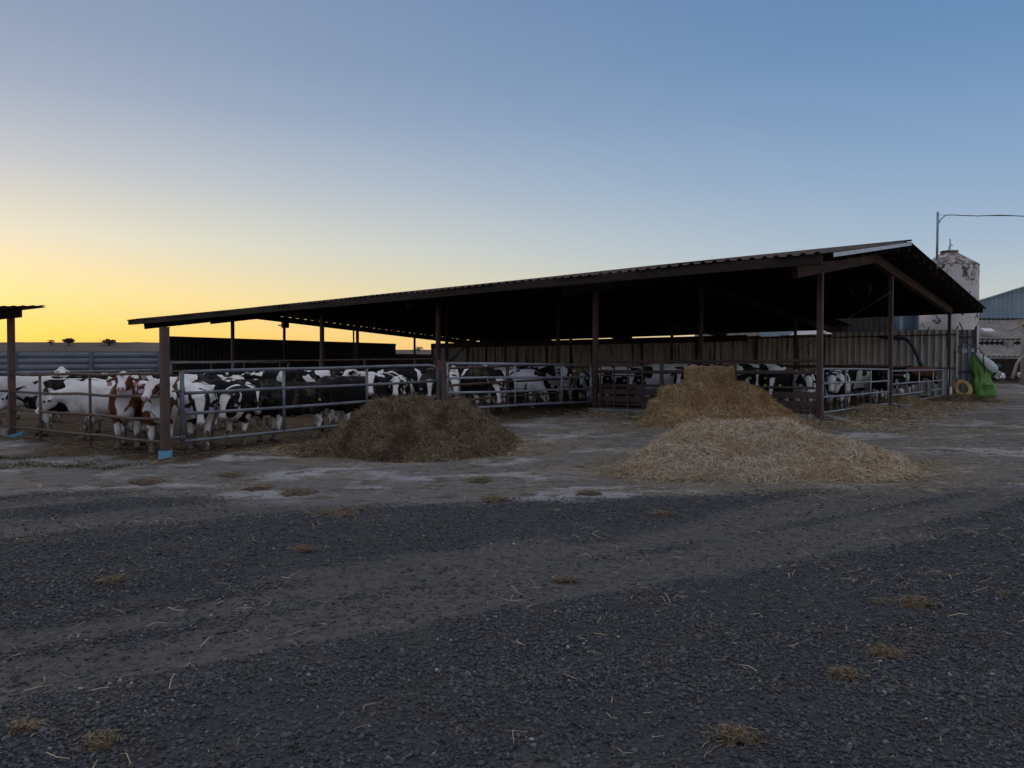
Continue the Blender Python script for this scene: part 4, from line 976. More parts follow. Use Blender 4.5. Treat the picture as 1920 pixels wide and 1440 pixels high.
# fuller drifts of hay along the right gates
def drift(name, cx, cy, rx, ry, h, n, seed, label, core=gold_c, straw=litter_s):
    V, F = mound(cx, cy, rx, ry, lambda x, y, k: h * (1 - k ** 1.6) * (.35 + 1.3 * fbm(x * 2.2, y * 2.2, seed)) - .03 * k, seed, 18, 60, .35)
    return tag(heap(name, V, F, core, straw, n, np.random.default_rng(seed), (.08, .28), (.008, .014), .45), label, 'hay')
c = at(1640, 19.8); drift('hay_drift', c[0], c[1], .85, .6, .22, 4200, 101, 'low drift of hay under the nearer right-hand gate')
c = at(1700, 24.0); drift('hay_drift', c[0], c[1], 1.0, .8, .24, 3600, 102, 'low drift of hay at the foot of the farther right-hand gate')
c = at(1795, 27.0); drift('hay_drift', c[0], c[1], 1.25, .8, .20, 4200, 103, 'dark drift of hay before the yellow ring and the green bag', silage_c, silage_s)
c = at(1245, 18.9); drift('hay_drift', c[0], c[1], .75, .5, .22, 3000, 104, 'flat drift of hay spilled left of the broken bales')
c = at(575, 13.2); drift('hay_drift', c[0] + .15, c[1], .6, .5, .16, 2600, 105, 'dark low spill of hay at the left foot of the lumpy pile', silage_c, silage_s)
# gravel stones
ico = np.array([(0, .53, .85), (0, -.53, .85), (0, .53, -.85), (0, -.53, -.85), (.53, .85, 0), (-.53, .85, 0), (.53, -.85, 0), (-.53, -.85, 0), (.85, 0, .53), (-.85, 0, .53), (.85, 0, -.53), (-.85, 0, -.53)])
from itertools import combinations
icf = []
for a, b, c in combinations(range(12), 3):
    if all(abs(np.linalg.norm(ico[i] - ico[j]) - 1.06) < .1 for i, j in ((a, b), (b, c), (a, c))):
        icf.append((a, b, c) if np.dot(np.cross(ico[b] - ico[a], ico[c] - ico[a]), ico[a]) > 0 else (a, c, b))
icf = np.array(icf)
r3 = np.random.default_rng(41)
def stones(n, y0, y1, s0, s1):
    y = r3.uniform(y0, y1, n * 4); x = r3.uniform(-1, 1, n * 4) * (.74 * y + .5)
    k = (r3.random(n * 4) < (1.08 - .93 * dust_mask(x, y)) * (.3 + .7 * sst(.3, .55, fbm(x * 1.7, y * 1.7, 44)))) & (r3.random(n * 4) < grav_mask(x, y)); x, y = x[k][:n], y[k][:n]; n = len(x)
    s = s0 + (s1 - s0) * r3.beta(1.0, 4.2, n)
    sc3 = s[:, None] * np.c_[r3.uniform(.8, 1.35, n), r3.uniform(.7, 1.1, n), r3.uniform(.45, .8, n)]
    a = r3.uniform(0, 6.28, n); ca, sa = np.cos(a)[:, None], np.sin(a)[:, None]
    V = ico[None] * sc3[:, None] * r3.uniform(.75, 1.2, (n, 12, 1)); tl = r3.normal(0, .3, (n, 1)); vx = V[:, :, 0] * ca - V[:, :, 1] * sa; vy = V[:, :, 0] * sa + V[:, :, 1] * ca; vz = V[:, :, 2] + tl * V[:, :, 0]
    V = np.stack([vx + x[:, None], vy + y[:, None], vz + (surf_z(x, y) + s * .25)[:, None]], 2)
    return V.reshape(-1, 3), np.repeat(r3.beta(2, 3, n), 12)
g1 = stones(24000, 2.3, 3.7, .004, .022); g2 = stones(34000, 3.5, 5.4, .0045, .022); g3 = stones(22000, 5.2, 9.8, .006, .024)
V = np.concatenate([g1[0], g2[0], g3[0]]); n = len(V) // 12
F = (np.arange(n)[:, None, None] * 12 + icf[None]).reshape(-1, 3)
me = mesh_np('gravel', V, [F], gravel_mat, True); fattr(me, 'tint', np.r_[g1[1], g2[1], g3[1]])
o = link('gravel', me); o['kind'] = 'stuff'
# weeds along the left muck bank
r4 = np.random.default_rng(51)
def d_gr(x, y): return np.exp(-((x + 6.9) / 1.0) ** 2 - ((y - 11.6) / .35) ** 2) + np.exp(-((x + 8.3) / 1.1) ** 2 - ((y - 12.6) / .35) ** 2) + .8 * np.exp(-((x + 5.9) / .6) ** 2 - ((y - 11.4) / .2) ** 2)
S = scatter(4200, -10.5, -4.5, 10.6, 13.6, lambda x, y: d_gr(x, y) * sst(.5, .64, fbm(x * 2.1, y * 3.1, 97)), r4); n = len(S); t = r4.normal(0, .5, (n, 3)); t[:, 2] = 1; t /= np.linalg.norm(t, axis=1, keepdims=True)
ln = r4.uniform(.02, .065, (n, 1)); b = np.cross(t, r4.normal(size=(n, 3))); b /= np.linalg.norm(b, axis=1, keepdims=True); wd = r4.uniform(.004, .009, (n, 1))
V = np.stack([S - b * wd, S + b * wd, S + t * ln], 1).reshape(-1, 3); o = link('grass', mesh_np('grass', V, [np.arange(3 * n).reshape(-1, 3)], grass_mat)); o['kind'] = 'stuff'
# flat clods of matted straw and dung lying on the gravel
def clod(px, py, wpx, label, seed, mat=clod_mat, hk=.16, n=160, asp=.55, nm='matted_clod'):
    D = 1.5 * 1440 / (py - 690); c = at(px, D); rad = wpx / 1440 * D / 2 * .82
    V, F = mound(0, 0, rad, rad * asp * 1.5, lambda x, y, k: 0 * x, seed, 10, 40, .62)
    V[:, 0] += c[0]; V[:, 1] += c[1]; rr = np.hypot((V[:, 0] - c[0]) / rad, (V[:, 1] - c[1]) / (rad * asp * 1.5))
    V[:, 2] = surf_z(V[:, 0], V[:, 1]) + rad * hk * (np.clip(1 - rr ** 3, 0, 1) * (.3 + 1.5 * fbm(V[:, 0] / rad * 1.6, V[:, 1] / rad * 1.6, seed))) + .004 - .02 * (rr > .98)
    rx_ = np.random.default_rng(seed + 500); e_ = 60 if wpx < 40 else 170
    q = rx_.normal(0, 1, (e_, 2)) * (rad * .75, rad * asp * .9) + c
    ex = (np.c_[q, surf_z(q[:, 0], q[:, 1]) + .006], np.tile((0, 0, 1.), (e_, 1)))
    return tag(heap(nm, V, F, mat, clod_s, n, np.random.default_rng(seed), (rad * .2, rad * .7), (.002, .0042), .10, ex), label, 'clod')
CL = [(1382, 1392, 96, 'largest matted brown clod, near the bottom edge right of centre'), (1722, 1150, 74, 'flat matted clod lying on the gravel at the right, above the tangled pair'),
      (1668, 1238, 76, 'tangled brown clod with pale stalks sticking out on the right gravel'), (1588, 1277, 62, 'flat dark clod just left of the tangled clod with stalks'),
      (1062, 1088, 50, 'small brown clod alone on the gravel in the middle of the yard'), (1652, 1146, 26, 'tiny clod left of the flat matted clod at the right'),
      (1887, 1131, 24, 'tiny reddish clod near the right edge'), (180, 1422, 62, 'clod tangled with straw at the bottom left edge'), (35, 1395, 52, 'yellowish straw clod in the bottom left corner'),
      (205, 1100, 60, 'thin straw clod on the left gravel'), (1245, 970, 44, 'thin flat clod below the pale straw heap'), (570, 1043, 50, 'flat brown clod on the gravel left of centre'),
      (45, 1027, 30, 'rounded pale clod on the gravel near the left edge')]
for k, (px, py, wp, lb) in enumerate(CL): clod(px, py, wp, lb, 200 + k, hk=.22 if k < 9 else .07, n=70 if wp < 40 else 140)
MK = [(480, 918, 62, 'dark dung patch on the dirt below the blue corner collar'), (905, 905, 66, 'brown litter patch on the dirt below the dark hay pile'), (930, 942, 70, 'brown litter patch nearest the gravel below the dark hay pile'),
      (560, 925, 84, 'wide litter patch on the dirt between the corner collar and the dark hay'), (430, 893, 60, 'straw patch beside the pale stain right of the corner collar'), (640, 968, 110, 'long litter streak where the dirt meets the gravel'),
      (270, 905, 90, 'long dark dung streak on the dirt at the left'), (1105, 930, 60, 'small litter patch on the dirt left of the pale straw')]
for k, (px, py, wp, lb) in enumerate(MK): clod(px, py, wp, lb, 240 + k, mud_mat if k in (0, 6) else clod_mat, .045, 190, .9, 'litter_patch')

# ------------------------------------------------------------------ the herd
def smin(a, b, k):
    h = np.clip(.5 + .5 * (b - a) / k, 0, 1); return b * (1 - h) + a * h - k * h * (1 - h)
def nets(Fv, org, h):
    s = Fv < 0; nx, ny, nz = Fv.shape; acc = np.zeros((nx - 1, ny - 1, nz - 1, 3)); cnt = np.zeros((nx - 1, ny - 1, nz - 1))
    sl = lambda c: tuple(slice(c[i], c[i] + n - 1) for i, n in enumerate((nx, ny, nz)))
    for ax in range(3):
        for p in ((0, 0), (0, 1), (1, 0), (1, 1)):
            a = list(p); a.insert(ax, 0); b = list(p); b.insert(ax, 1)
            fa, fb = Fv[sl(a)], Fv[sl(b)]; m = (fa < 0) != (fb < 0); t = np.where(m, fa / np.where(m, fa - fb, 1), 0)
            for d in range(3): acc[..., d] += np.where(m, a[d] + (t if d == ax else 0), 0)
            cnt += m
    act = cnt > 0; idx = np.full(act.shape, -1); idx[act] = np.arange(act.sum())
    ijk = np.argwhere(act); V = (ijk + acc[act] / cnt[act][:, None]) * h + org
    Fq = []
    for ax in range(3):
        o1, o2 = (ax + 1) % 3, (ax + 2) % 3
        a = [slice(None)] * 3; b = [slice(None)] * 3; a[ax] = slice(0, -1); b[ax] = slice(1, None)
        m = s[tuple(a)] != s[tuple(b)]; e = np.argwhere(m); ins = s[tuple(a)][m]
        ok = (e[:, o1] > 0) & (e[:, o2] > 0) & (e[:, o1] < Fv.shape[o1] - 1) & (e[:, o2] < Fv.shape[o2] - 1); e = e[ok]; ins = ins[ok]
        def cell(d1, d2):
            q = e.copy(); q[:, o1] += d1; q[:, o2] += d2; return idx[tuple(q.T)]
        q = np.stack([cell(-1, -1), cell(0, -1), cell(0, 0), cell(-1, 0)], 1); q[~ins] = q[~ins][:, ::-1]; Fq.append(q)
    return V, np.concatenate(Fq)
TX = [-.84, -.80, -.72, -.58, -.40, -.15, .10, .30, .46, .60, .70, .76]
TZ = [.95, .96, .935, .925, .91, .885, .87, .875, .885, .87, .86, .86]
TA = [.03, .16, .265, .305, .325, .355, .365, .355, .335, .28, .18, .05]
TB = [.03, .11, .19, .235, .262, .285, .290, .255, .215, .175, .12, .03]
def unit(v): v = np.asarray(v, float); return v / np.linalg.norm(v)
def make_cow(np_, ny, hp, hy, legs, hs=.0215):
    """np_/ny neck pitch and yaw, hp/hy head pitch and yaw (degrees); legs = forward swing of LF RF LH RH in metres"""
    prim = []
    nb = np.array((.50, 0, 1.00)); nd = np.array((math.cos(R(np_)) * math.cos(R(ny)), math.cos(R(np_)) * math.sin(R(ny)), math.sin(R(np_))))
    O = nb + nd * .52
    f = np.array((math.cos(R(hp)) * math.cos(R(hy)), math.cos(R(hp)) * math.sin(R(hy)), math.sin(R(hp))))
    s = unit(np.cross((0, 0, 1), f)); t = np.cross(f, s)
    cap = lambda a, b, ra, rb, k, part=0: prim.append(('c', np.array(a, float), np.array(b, float), ra, rb, k, part))
    ell = lambda c, ax, rr, k, part=0: prim.append(('e', np.array(c, float), np.array(ax, float), np.array(rr, float), 0, k, part))
    # neck: deep throat under a lighter crest, dewlap and brisket
    cap((.42, 0, .98), nb + nd * .16, .25, .175, .10); cap(nb + nd * .10, O - nd * .02, .17, .115, .06); cap((.52, 0, .80), nb + nd * .25 + np.array((0, 0, -.10)), .15, .10, .08)
    ell((.64, 0, .72), np.eye(3), (.12, .12, .15), .08)
    cap((-.70, 0, 1.20), (.36, 0, 1.20), .035, .045, .06)                                     # spine and withers
    for q in (-1, 1):
        ell((-.46, q * .215, 1.14), np.eye(3), (.085, .055, .05), .055); ell((-.76, q * .13, 1.02), np.eye(3), (.06, .05, .08), .06)   # hooks and pins
        ell((.34, q * .19, .90), np.eye(3), (.15, .075, .24), .08)                            # shoulder blade
    lf, rf, lh, rh = legs
    for q, d in ((1, lf), (-1, rf)):
        y = q * .155
        cap((.36, q * .17, .78), (.34 + d * .2, y, .60), .115, .088, .07); cap((.34 + d * .2, y, .60), (.38 + d * .55, y * .95, .37), .078, .053, .03)
        ell((.385 + d * .55, y * .95, .365), np.eye(3), (.056, .052, .07), .02)
        cap((.385 + d * .55, y * .95, .35), (.375 + d * .95, y * .95, .15), .043, .037, .02); ell((.38 + d * .95, y * .95, .125), np.eye(3), (.048, .044, .05), .02)
        cap((.385 + d * .95, y * .95, .11), (.425 + d, y * .95, .045), .04, .052, .02); ell((.425 + d, y * .95, .025), np.eye(3), (.072, .056, .045), .012)
    for q, d in ((1, lh), (-1, rh)):
        y = q * .155
        ell((-.52, q * .17, .86), np.eye(3), (.20, .10, .25), .08); cap((-.50, q * .17, .78), (-.42 + d * .2, q * .17, .62), .16, .11, .07)
        cap((-.44 + d * .2, q * .17, .62), (-.645 + d * .5, y, .43), .105, .056, .05); ell((-.655 + d * .5, y, .425), np.eye(3), (.06, .046, .065), .02)
        cap((-.655 + d * .5, y, .41), (-.63 + d * .9, y, .17), .047, .038, .02); ell((-.63 + d * .9, y, .13), np.eye(3), (.05, .045, .05), .02)
        cap((-.625 + d * .9, y, .11), (-.585 + d, y, .045), .041, .052, .02); ell((-.585 + d, y, .025), np.eye(3), (.072, .056, .045), .012)
    cap((-.78, 0, 1.16), (-.865, .01, 1.02), .04, .03, .04); cap((-.865, .01, 1.02), (-.885, .015, .62), .026, .02, .02); ell((-.89, .015, .47), np.eye(3), (.04, .035, .14), .03)
    ell((-.28, 0, .56), np.eye(3), (.10, .10, .06), .06)                                      # small udder
    # head
    hx = lambda a, b, c: O + f * a + s * b + t * c
    axs = np.array((f, s, t))
    ell(hx(.09, 0, -.02), axs, (.15, .108, .105), .05, 1); cap(hx(.10, 0, .0), hx(.33, 0, -.015), .098, .064, .04, 1); cap(hx(.09, 0, -.085), hx(.33, 0, -.055), .075, .048, .04, 1)
    ell(hx(.395, 0, -.03), axs, (.072, .073, .066), .03, 1); ell(hx(.0, 0, .06), axs, (.06, .055, .05), .04, 1)
    ears = []
    for q in (-1, 1):
        ell(hx(.16, q * .092, .035), axs, (.042, .026, .03), .02, 1)
        ex = unit(s * q + f * .22 - t * .05); et = unit(t * .8 - f * .35); et = unit(et - ex * et.dot(ex)); ef = np.cross(et, ex)
        cap(hx(.045, q * .085, .01), hx(.05, q * .13, .01), .03, .03, .02, 2)
        ex2 = unit(ex - np.array((0, 0, .28))); et = unit(et - ex2 * et.dot(ex2)); ef = np.cross(et, ex2)
        ell(hx(.075, q * .185, -.01), np.array((ex2, ef, et)), (.088, .05, .02), .02, 2); ears.append(hx(.085, q * .19, -.045) + et * .02)
    lo = np.array((-.99, -.40, -.06)); hi = np.array((.95, .40, 1.36))
    for c in (hx(.5, 0, 0), hx(.07, .32, 0), hx(.07, -.32, 0), hx(-.1, 0, .1)): lo = np.minimum(lo, c - .1); hi = np.maximum(hi, c + .1)
    lo[2] = -.08
    dims = np.ceil((hi - lo) / hs).astype(int) + 1
    ax = [lo[i] + hs * np.arange(dims[i]) for i in range(3)]
    Xg, Yg, Zg = np.meshgrid(*ax, indexing='ij')
    zc, a_, b_ = np.interp(Xg[:, 0, 0], TX, TZ), np.interp(Xg[:, 0, 0], TX, TA), np.interp(Xg[:, 0, 0], TX, TB)
    zc, a_, b_ = zc[:, None, None], a_[:, None, None], b_[:, None, None]
    dz = (Zg - zc) / a_; dy = Yg / (b_ * (1 - .10 * np.clip(dz, 0, 1)))
    F = ((np.abs(dy) ** 2.3 + np.abs(dz) ** 2.3) ** (1 / 2.3) - 1) * np.minimum(a_, b_) * .9
    F = np.where((Xg < TX[0]) | (Xg > TX[-1]), np.maximum(F, .03) + np.maximum(TX[0] - Xg, Xg - TX[-1]), F)
    for kind, A, B, ra, rb, k, part in prim:
        if kind == 'c': bl, bh = np.minimum(A, B) - max(ra, rb), np.maximum(A, B) + max(ra, rb)
        else: ext = np.sqrt(((B * ra[:, None]) ** 2).sum(0)); bl, bh = A - ext, A + ext
        mg = k + .05
        i0 = np.clip(((bl - mg - lo) / hs).astype(int), 0, dims - 1); i1 = np.clip(((bh + mg - lo) / hs).astype(int) + 2, 1, dims)
        if (i1 <= i0).any(): continue
        ss = tuple(slice(i0[d], i1[d]) for d in range(3)); p = np.stack([Xg[ss], Yg[ss], Zg[ss]], -1)
        if kind == 'c':
            ab = B - A; h = np.clip(((p - A) @ ab) / ab.dot(ab), 0, 1); d = np.linalg.norm(p - A - h[..., None] * ab, axis=-1) - (ra + (rb - ra) * h)
        else:
            l = (p - A) @ B.T; kk = np.linalg.norm(l / ra, axis=-1); d = (kk - 1) * np.minimum(ra.min() * 1.6, np.linalg.norm(l, axis=-1) / np.maximum(kk, 1e-6))
        F[ss] = smin(F[ss], d, k)
    F = np.maximum(F, -(Zg - .002))                                                             # flat soles
    V, Fq = nets(F, lo, hs)
    rel = V - O; hc = np.c_[rel @ f, rel @ s, rel @ t]
    hw = sst(-.05, .02, hc[:, 0] + .30 * (np.abs(hc[:, 1]) > .11)) * (np.abs(hc[:, 2]) < .24) * (np.abs(hc[:, 1]) < .36) * (np.linalg.norm(rel, axis=1) < .56) * (V[:, 0] > .45)
    ew = sst(.105, .125, np.abs(hc[:, 1])) * sst(.22, .18, hc[:, 0]) * (np.linalg.norm(rel, axis=1) < .4) * (hc[:, 0] > -.08)
    return dict(V=V, F=Fq, hc=hc, hw=np.maximum(hw, ew), ew=ew, ears=ears, face=np.array((f[0], f[1], 0)) / max(1e-3, np.hypot(f[0], f[1])))

def make_cow_mat():
    t = NT('cow_hide'); co = t.tc.outputs['Object']; A = lambda n, o='Fac': t.attr(n, o, 'OBJECT')
    seed, cover, red, face, mud = A('seed'), A('cover'), A('red'), A('face'), A('mud')
    hc = t.n('ShaderNodeSeparateXYZ'); t.put(hc.inputs[0], t.attr('head_co', 'Vector')); hw, ew = t.attr('head_w'), t.attr('ear_w')
    ha, hb, hcz = hc.outputs; hb = t.math('ABSOLUTE', hb)
    off = t.n('ShaderNodeCombineXYZ'); t.put(off.inputs[0], t.math('MULTIPLY', seed, 7.31)); t.put(off.inputs[1], t.math('MULTIPLY', seed, 3.17)); t.put(off.inputs[2], t.math('MULTIPLY', seed, 5.73))
    ad = t.n('ShaderNodeVectorMath', operation='ADD'); t.put(ad.inputs[0], t.vscale(co, (1.15, 1.0, .85))); t.put(ad.inputs[1], off.outputs[0]); pc = ad.outputs[0]
    p = t.math('ADD', t.noise(pc, 2.25, 1.6, .45, .6), t.math('MULTIPLY', t.math('SUBTRACT', t.noise(co, 28, 3), .5), .03))
    th = t.math('SUBTRACT', 1.0, cover); d = t.math('SUBTRACT', p, t.math('ADD', t.math('MULTIPLY', th, .62), .19))
    blk = t.step(d, -.010, .010)
    sz = t.n('ShaderNodeSeparateXYZ'); t.put(sz.inputs[0], co); z = sz.outputs[2]
    legn = t.math('ADD', z, t.math('MULTIPLY', t.math('SUBTRACT', t.noise(pc, 4, 2), .5), .30))
    blk = t.math('MULTIPLY', blk, t.step(legn, .50, .54))
    # blaze: wide on the poll, pinched between the eyes, widening over the muzzle
    wv = t.math('ADD', t.math('MULTIPLY', t.math('ABSOLUTE', t.math('SUBTRACT', ha, .27)), .16), .040)
    wv = t.math('ADD', wv, t.math('MULTIPLY', t.math('SUBTRACT', t.noise(pc, 6, 2), .5), .045))
    wv = t.math('ADD', wv, t.math('MULTIPLY', t.math('SUBTRACT', face, .5), .30))              # face 0 nearly all dark .. .5 blaze .. 1 white
    fb = t.math('MULTIPLY', t.step(t.math('SUBTRACT', hb, wv), -.006, .006), 1)
    fb = t.math('MAXIMUM', fb, t.math('MULTIPLY', t.step(hcz, -.10, -.12), t.math('SUBTRACT', 1, t.step(face, .7, .8))))
    eard = t.math('MULTIPLY', ew, t.math('SUBTRACT', 1, t.step(face, .93, .95)))
    fb = t.math('MAXIMUM', fb, eard)
    blk = t.math('ADD', t.math('MULTIPLY', blk, t.math('SUBTRACT', 1, hw)), t.math('MULTIPLY', fb, hw))
    dark = t.mix(red, (.008, .0077, .0083), (.115, .042, .02)); dark = t.mix(t.math('MULTIPLY', t.noise(co, 9, 4), .5), dark, t.mix(red, (.015, .013, .013), (.15, .06, .03)))
    white = t.mix(t.noise(co, 5, 5, .6), (.64, .635, .635), (.78, .775, .77))
    c = t.mix(blk, white, dark)
    mz = t.math('MULTIPLY', t.step(ha, .405, .43), t.math('SUBTRACT', 1, ew)); mzc = t.mix(t.step(face, .2, .3), (.03, .026, .027), (.50, .36, .36)); c = t.mix(t.math('MULTIPLY', t.math('MULTIPLY', mz, hw), .8), c, mzc)
    def spot(a, b, cz, r_, s_):
        q = t.n('ShaderNodeCombineXYZ'); t.put(q.inputs[0], ha); t.put(q.inputs[1], hb); t.put(q.inputs[2], hcz)
        m = t.n('ShaderNodeVectorMath', operation='DISTANCE'); t.put(m.inputs[0], q.outputs[0]); m.inputs[1].default_value = (a, b, cz); return t.math('MULTIPLY', t.step(m.outputs['Value'], r_ + s_, r_ - s_), hw)
    c = t.mix(spot(.165, .105, .045, .026, .006), c, (.008, .007, .007)); c = t.mix(t.math('MULTIPLY', spot(.455, .034, -.005, .017, .006), .9), c, (.03, .02, .02))
    # dried muck on the knees, shanks and belly
    mk = t.math('ADD', t.noise(pc, 7, 4, .6), t.math('MULTIPLY', t.step(z, .55, .08), .32)); mk = t.math('ADD', mk, t.math('MULTIPLY', mud, .20))
    mk = t.math('MULTIPLY', t.step(mk, .66, .76), t.step(z, .75, .5))
    c = t.mix(t.math('MULTIPLY', mk, .88), c, (.085, .062, .043))
    c = t.mix(t.math('MULTIPLY', t.step(t.noise(pc, 3.4, 6, .7), .52, .70), t.math('ADD', .30, t.math('MULTIPLY', mud, .35))), c, (.20, .16, .125))
    c = t.mix(t.step(z, .075, .055), c, (.055, .042, .033))
    c = t.mix(t.math('MULTIPLY', t.step(z, .62, .55), t.math('MULTIPLY', t.step(sz.outputs[0], -.87, -.88), .6)), c, white)
    t.bump(t.noise(t.vscale(co, (40, 90, 60)), 1, 4, .7), .35, .006)
    t.put(t.b.inputs['Sheen Weight'], .0); t.put(t.b.inputs['Sheen Roughness'], .5)
    return t.fin(c, .85, 0, .12)
cow_mat = make_cow_mat()
SQ = (0, 0, 0, 0); W1 = (.10, -.08, -.06, .10); W2 = (-.06, .09, .10, -.07); W3 = (.04, -.03, .16, -.02)
POSES = {'front_up': (18, 0, -50, 0, SQ), 'front': (2, 0, -58, 0, SQ), 'front2': (-6, 6, -60, 10, W1), 'front_l': (4, 22, -52, 34, W2), 'front_r': (4, -22, -52, -34, W1), 'high': (38, 0, -24, 0, SQ), 'high_r': (32, -14, -30, -24, W2),
         'prof': (12, 0, -34, 0, W1), 'prof_low': (-8, 0, -46, 0, W2), 'prof_turn': (0, 34, -48, 66, W3), 'prof_turn_r': (0, -34, -48, -66, W3), 'low': (-30, 4, -62, 6, SQ), 'graze': (-56, 0, -62, 0, W2)}
BODY = {}
for k, v in POSES.items():
    d = make_cow(*v); me = mesh_np('cow', d['V'], d['F'], cow_mat, True)
    fattr(me, 'head_co', d['hc'], 'FLOAT_VECTOR'); fattr(me, 'head_w', d['hw']); fattr(me, 'ear_w', d['ew']); d['me'] = me; BODY[k] = d
TAGM = {c: worn('ear_tag_' + c, a, b, 8, .5) for c, a, b in (('violet', (.33, .24, .52), (.42, .32, .62)), ('pink', (.58, .26, .32), (.66, .34, .40)), ('yellow', (.62, .55, .05), (.72, .64, .10)), ('green', (.25, .55, .14), (.33, .64, .20)), ('lilac', (.52, .42, .62), (.6, .5, .7)))}
def tag_mesh(col):
    m = MB(); pr = [(-.036, -.085), (.036, -.085), (.036, -.028), (.014, 0), (-.014, 0), (-.036, -.028)]; n = len(pr)
    m.add([(.003, y, z) for y, z in pr] + [(-.003, y, z) for y, z in pr], [tuple(range(n)), tuple(range(n, 2 * n))[::-1]] + [(i, n + i, n + (i + 1) % n, (i + 1) % n) for i in range(n)]); return m.mesh('ear_tag', TAGM[col])
TMESH = {c: tag_mesh(c) for c in TAGM}
def cow(px, D, head, pose, label, cover=.5, face=.5, red=0, seed=0., tags='violet', scale=1., ref='f', mud=.3, group='heifers in the pens', name='cow'):
    p = at(px, D); hd = R(head) - math.atan((px - 960) / 1440); h = np.array((math.cos(hd), math.sin(hd)))
    if ref == 'f': p = p - h * .40 * scale
    b = BODY[pose]; o = link(name, b['me'], None, (p[0], p[1], float(surf_z(p[0], p[1])) - .012)); o.rotation_euler = (0, 0, hd); scale *= 1 + .07 * (math.sin(seed * 5.1)); o.scale = (scale, scale * (1 + .05 * math.sin(seed * 3.3)), scale)
    o['seed'] = float(seed); o['cover'] = float(cover); o['red'] = float(red); o['face'] = float(face); o['mud'] = float(mud); tag(o, label, 'cow', group)
    if tags:
        for e in b['ears']:
            c = link('ear_tag', TMESH[tags], o, tuple(e + b['face'] * .012)); c.rotation_euler = (0, 0, math.atan2(b['face'][1], b['face'][0]))
    return o
# left yard, front rank
cow(28, 18.8, 180, 'prof', 'plain white heifer cut off by the left edge, behind the black-necked one', .30, .97, 0, 1.3, None, 1.02, 'c')
cow(120, 17.0, 176, 'prof_low', 'white-faced heifer with a black neck, nosing the left shelter post', .50, .80, 0, 2.4, None, 1.0, 'c')
cow(205, 16.0, 178, 'prof_low', 'nearly all-white heifer in profile facing left behind the rusty pipe fence', .13, .97, .6, 3.7, None, 1.0, 'c', .6)
cow(238, 13.9, -96, 'high', 'red and white heifer with raised white face behind the rusty pipe fence', .52, .54, 1, 4.2, 'pink', .97)
cow(270, 14.9, -92, 'low', 'black and white heifer with lowered blazed head, right of the red heifer', .55, .53, 0, 5.9, 'lilac', .95)
cow(300, 13.35, -88, 'high_r', 'red-eared white heifer with raised head partly behind the thick corner post', .50, .58, .85, 6.1, 'lilac', .98)
cow(372, 13.75, -94, 'front2', 'white-backed heifer with a broad blaze and violet tags, first right of the corner post', .45, .53, 0, 7.4, 'violet')
cow(442, 14.3, -108, 'front', 'pink-muzzled heifer with violet tags, second head right of the corner post', .56, .535, 0, 8.3, 'violet')
cow(548, 15.35, -152, 'prof_turn', 'all-black heifer side-on behind the dull grey gate, head turned low to the left', .93, .34, 0, 9.6, None, 1.0, 'c')
cow(612, 16.9, -112, 'front2', 'heifer with a narrow white face in profile behind the black one', .62, .42, 0, 10.5, None, .98)
cow(668, 16.3, -143, 'prof_low', 'black heifer with a yellow ear tag facing left, left of the dark hay pile', .93, .2, 0, 11.2, 'yellow', .95, 'c')
cow(697, 17.1, -92, 'front_up', 'white-striped heifer with violet tags looking over the left shoulder of the dark hay pile', .44, .53, 0, 12.6, 'violet', .97)
cow(748, 17.3, -96, 'front_up', 'white-backed heifer with pink tags looking over the top of the dark hay pile', .42, .55, 0, 13.1, 'pink', .98)
cow(722, 19.0, -105, 'front2', 'spotted heifer with a pink tag standing between the striped and the white-backed one', .55, .5, 0, 14.8, 'pink', .97)
cow(808, 17.8, -92, 'front', 'black-backed heifer with a blaze left of the short gate post', .9, .47, 0, 15.5, 'violet', 1.02)
cow(846, 20.2, -80, 'front', 'white speckled heifer just behind the short gate post', .36, .9, 0, 16.9, None, 1.0)
# left yard, rear ranks
cow(585, 21.2, 2, 'prof', 'white-rumped spotted heifer standing side-on in the rear rank, facing right', .56, .5, 0, 17.3, None, 1.03, 'c')
cow(478, 18.2, 12, 'prof_low', 'black heifer with a white patch on the back, behind the second blazed head', .66, .4, 0, 18.2, None, 1.0, 'c')
cow(676, 21.5, -110, 'high_r', 'heifer holding its two-tone face high in the rear rank above the yellow tag', .55, .62, 0, 19.4, 'lilac', 1.0)
cow(712, 22.6, 176, 'prof', 'long black back in the rear rank behind the high-held face', .92, .3, 0, 20.7, None, 1.0, 'c')
cow(395, 19.6, 172, 'prof', 'black heifer with its back showing over the broad-blazed head', .60, .5, 0, 21.6, None, 1.0, 'c')
cow(412, 17.6, -60, 'front_l', 'black heifer with a green ear tag behind the white-backed one', .85, .45, 0, 22.1, 'green', .96)
cow(338, 16.2, -70, 'front', 'white heifer with red shoulder patches seen right of the corner post', .38, .8, .9, 23.5, 'lilac', 1.0)
cow(150, 20.6, 4, 'prof', 'white heifer with a dark mid-back in the second rank at the left', .36, .8, 0, 24.2, None, 1.0, 'c')
cow(58, 22.0, 182, 'prof', 'white heifer with black back patches in the second rank at the far left', .42, .8, 0, 25.8, None, 1.02, 'c')
cow(112, 23.5, -85, 'high', 'white head poking above the rest of the herd at the left', .25, .97, 0, 26.4, None, 1.02)
cow(205, 22.8, 178, 'prof', 'black and white heifer in the rear rank left of the red heifer', .60, .5, 0, 27.7, None, 1.0, 'c')
cow(258, 17.8, -80, 'front', 'black heifer standing directly behind the red heifer', .88, .5, 0, 28.3, 'lilac', 1.0)
cow(765, 20.8, 6, 'prof', 'black heifer side-on in the rear rank behind the dark hay pile', .66, .4, 0, 29.6, None, .99, 'c')
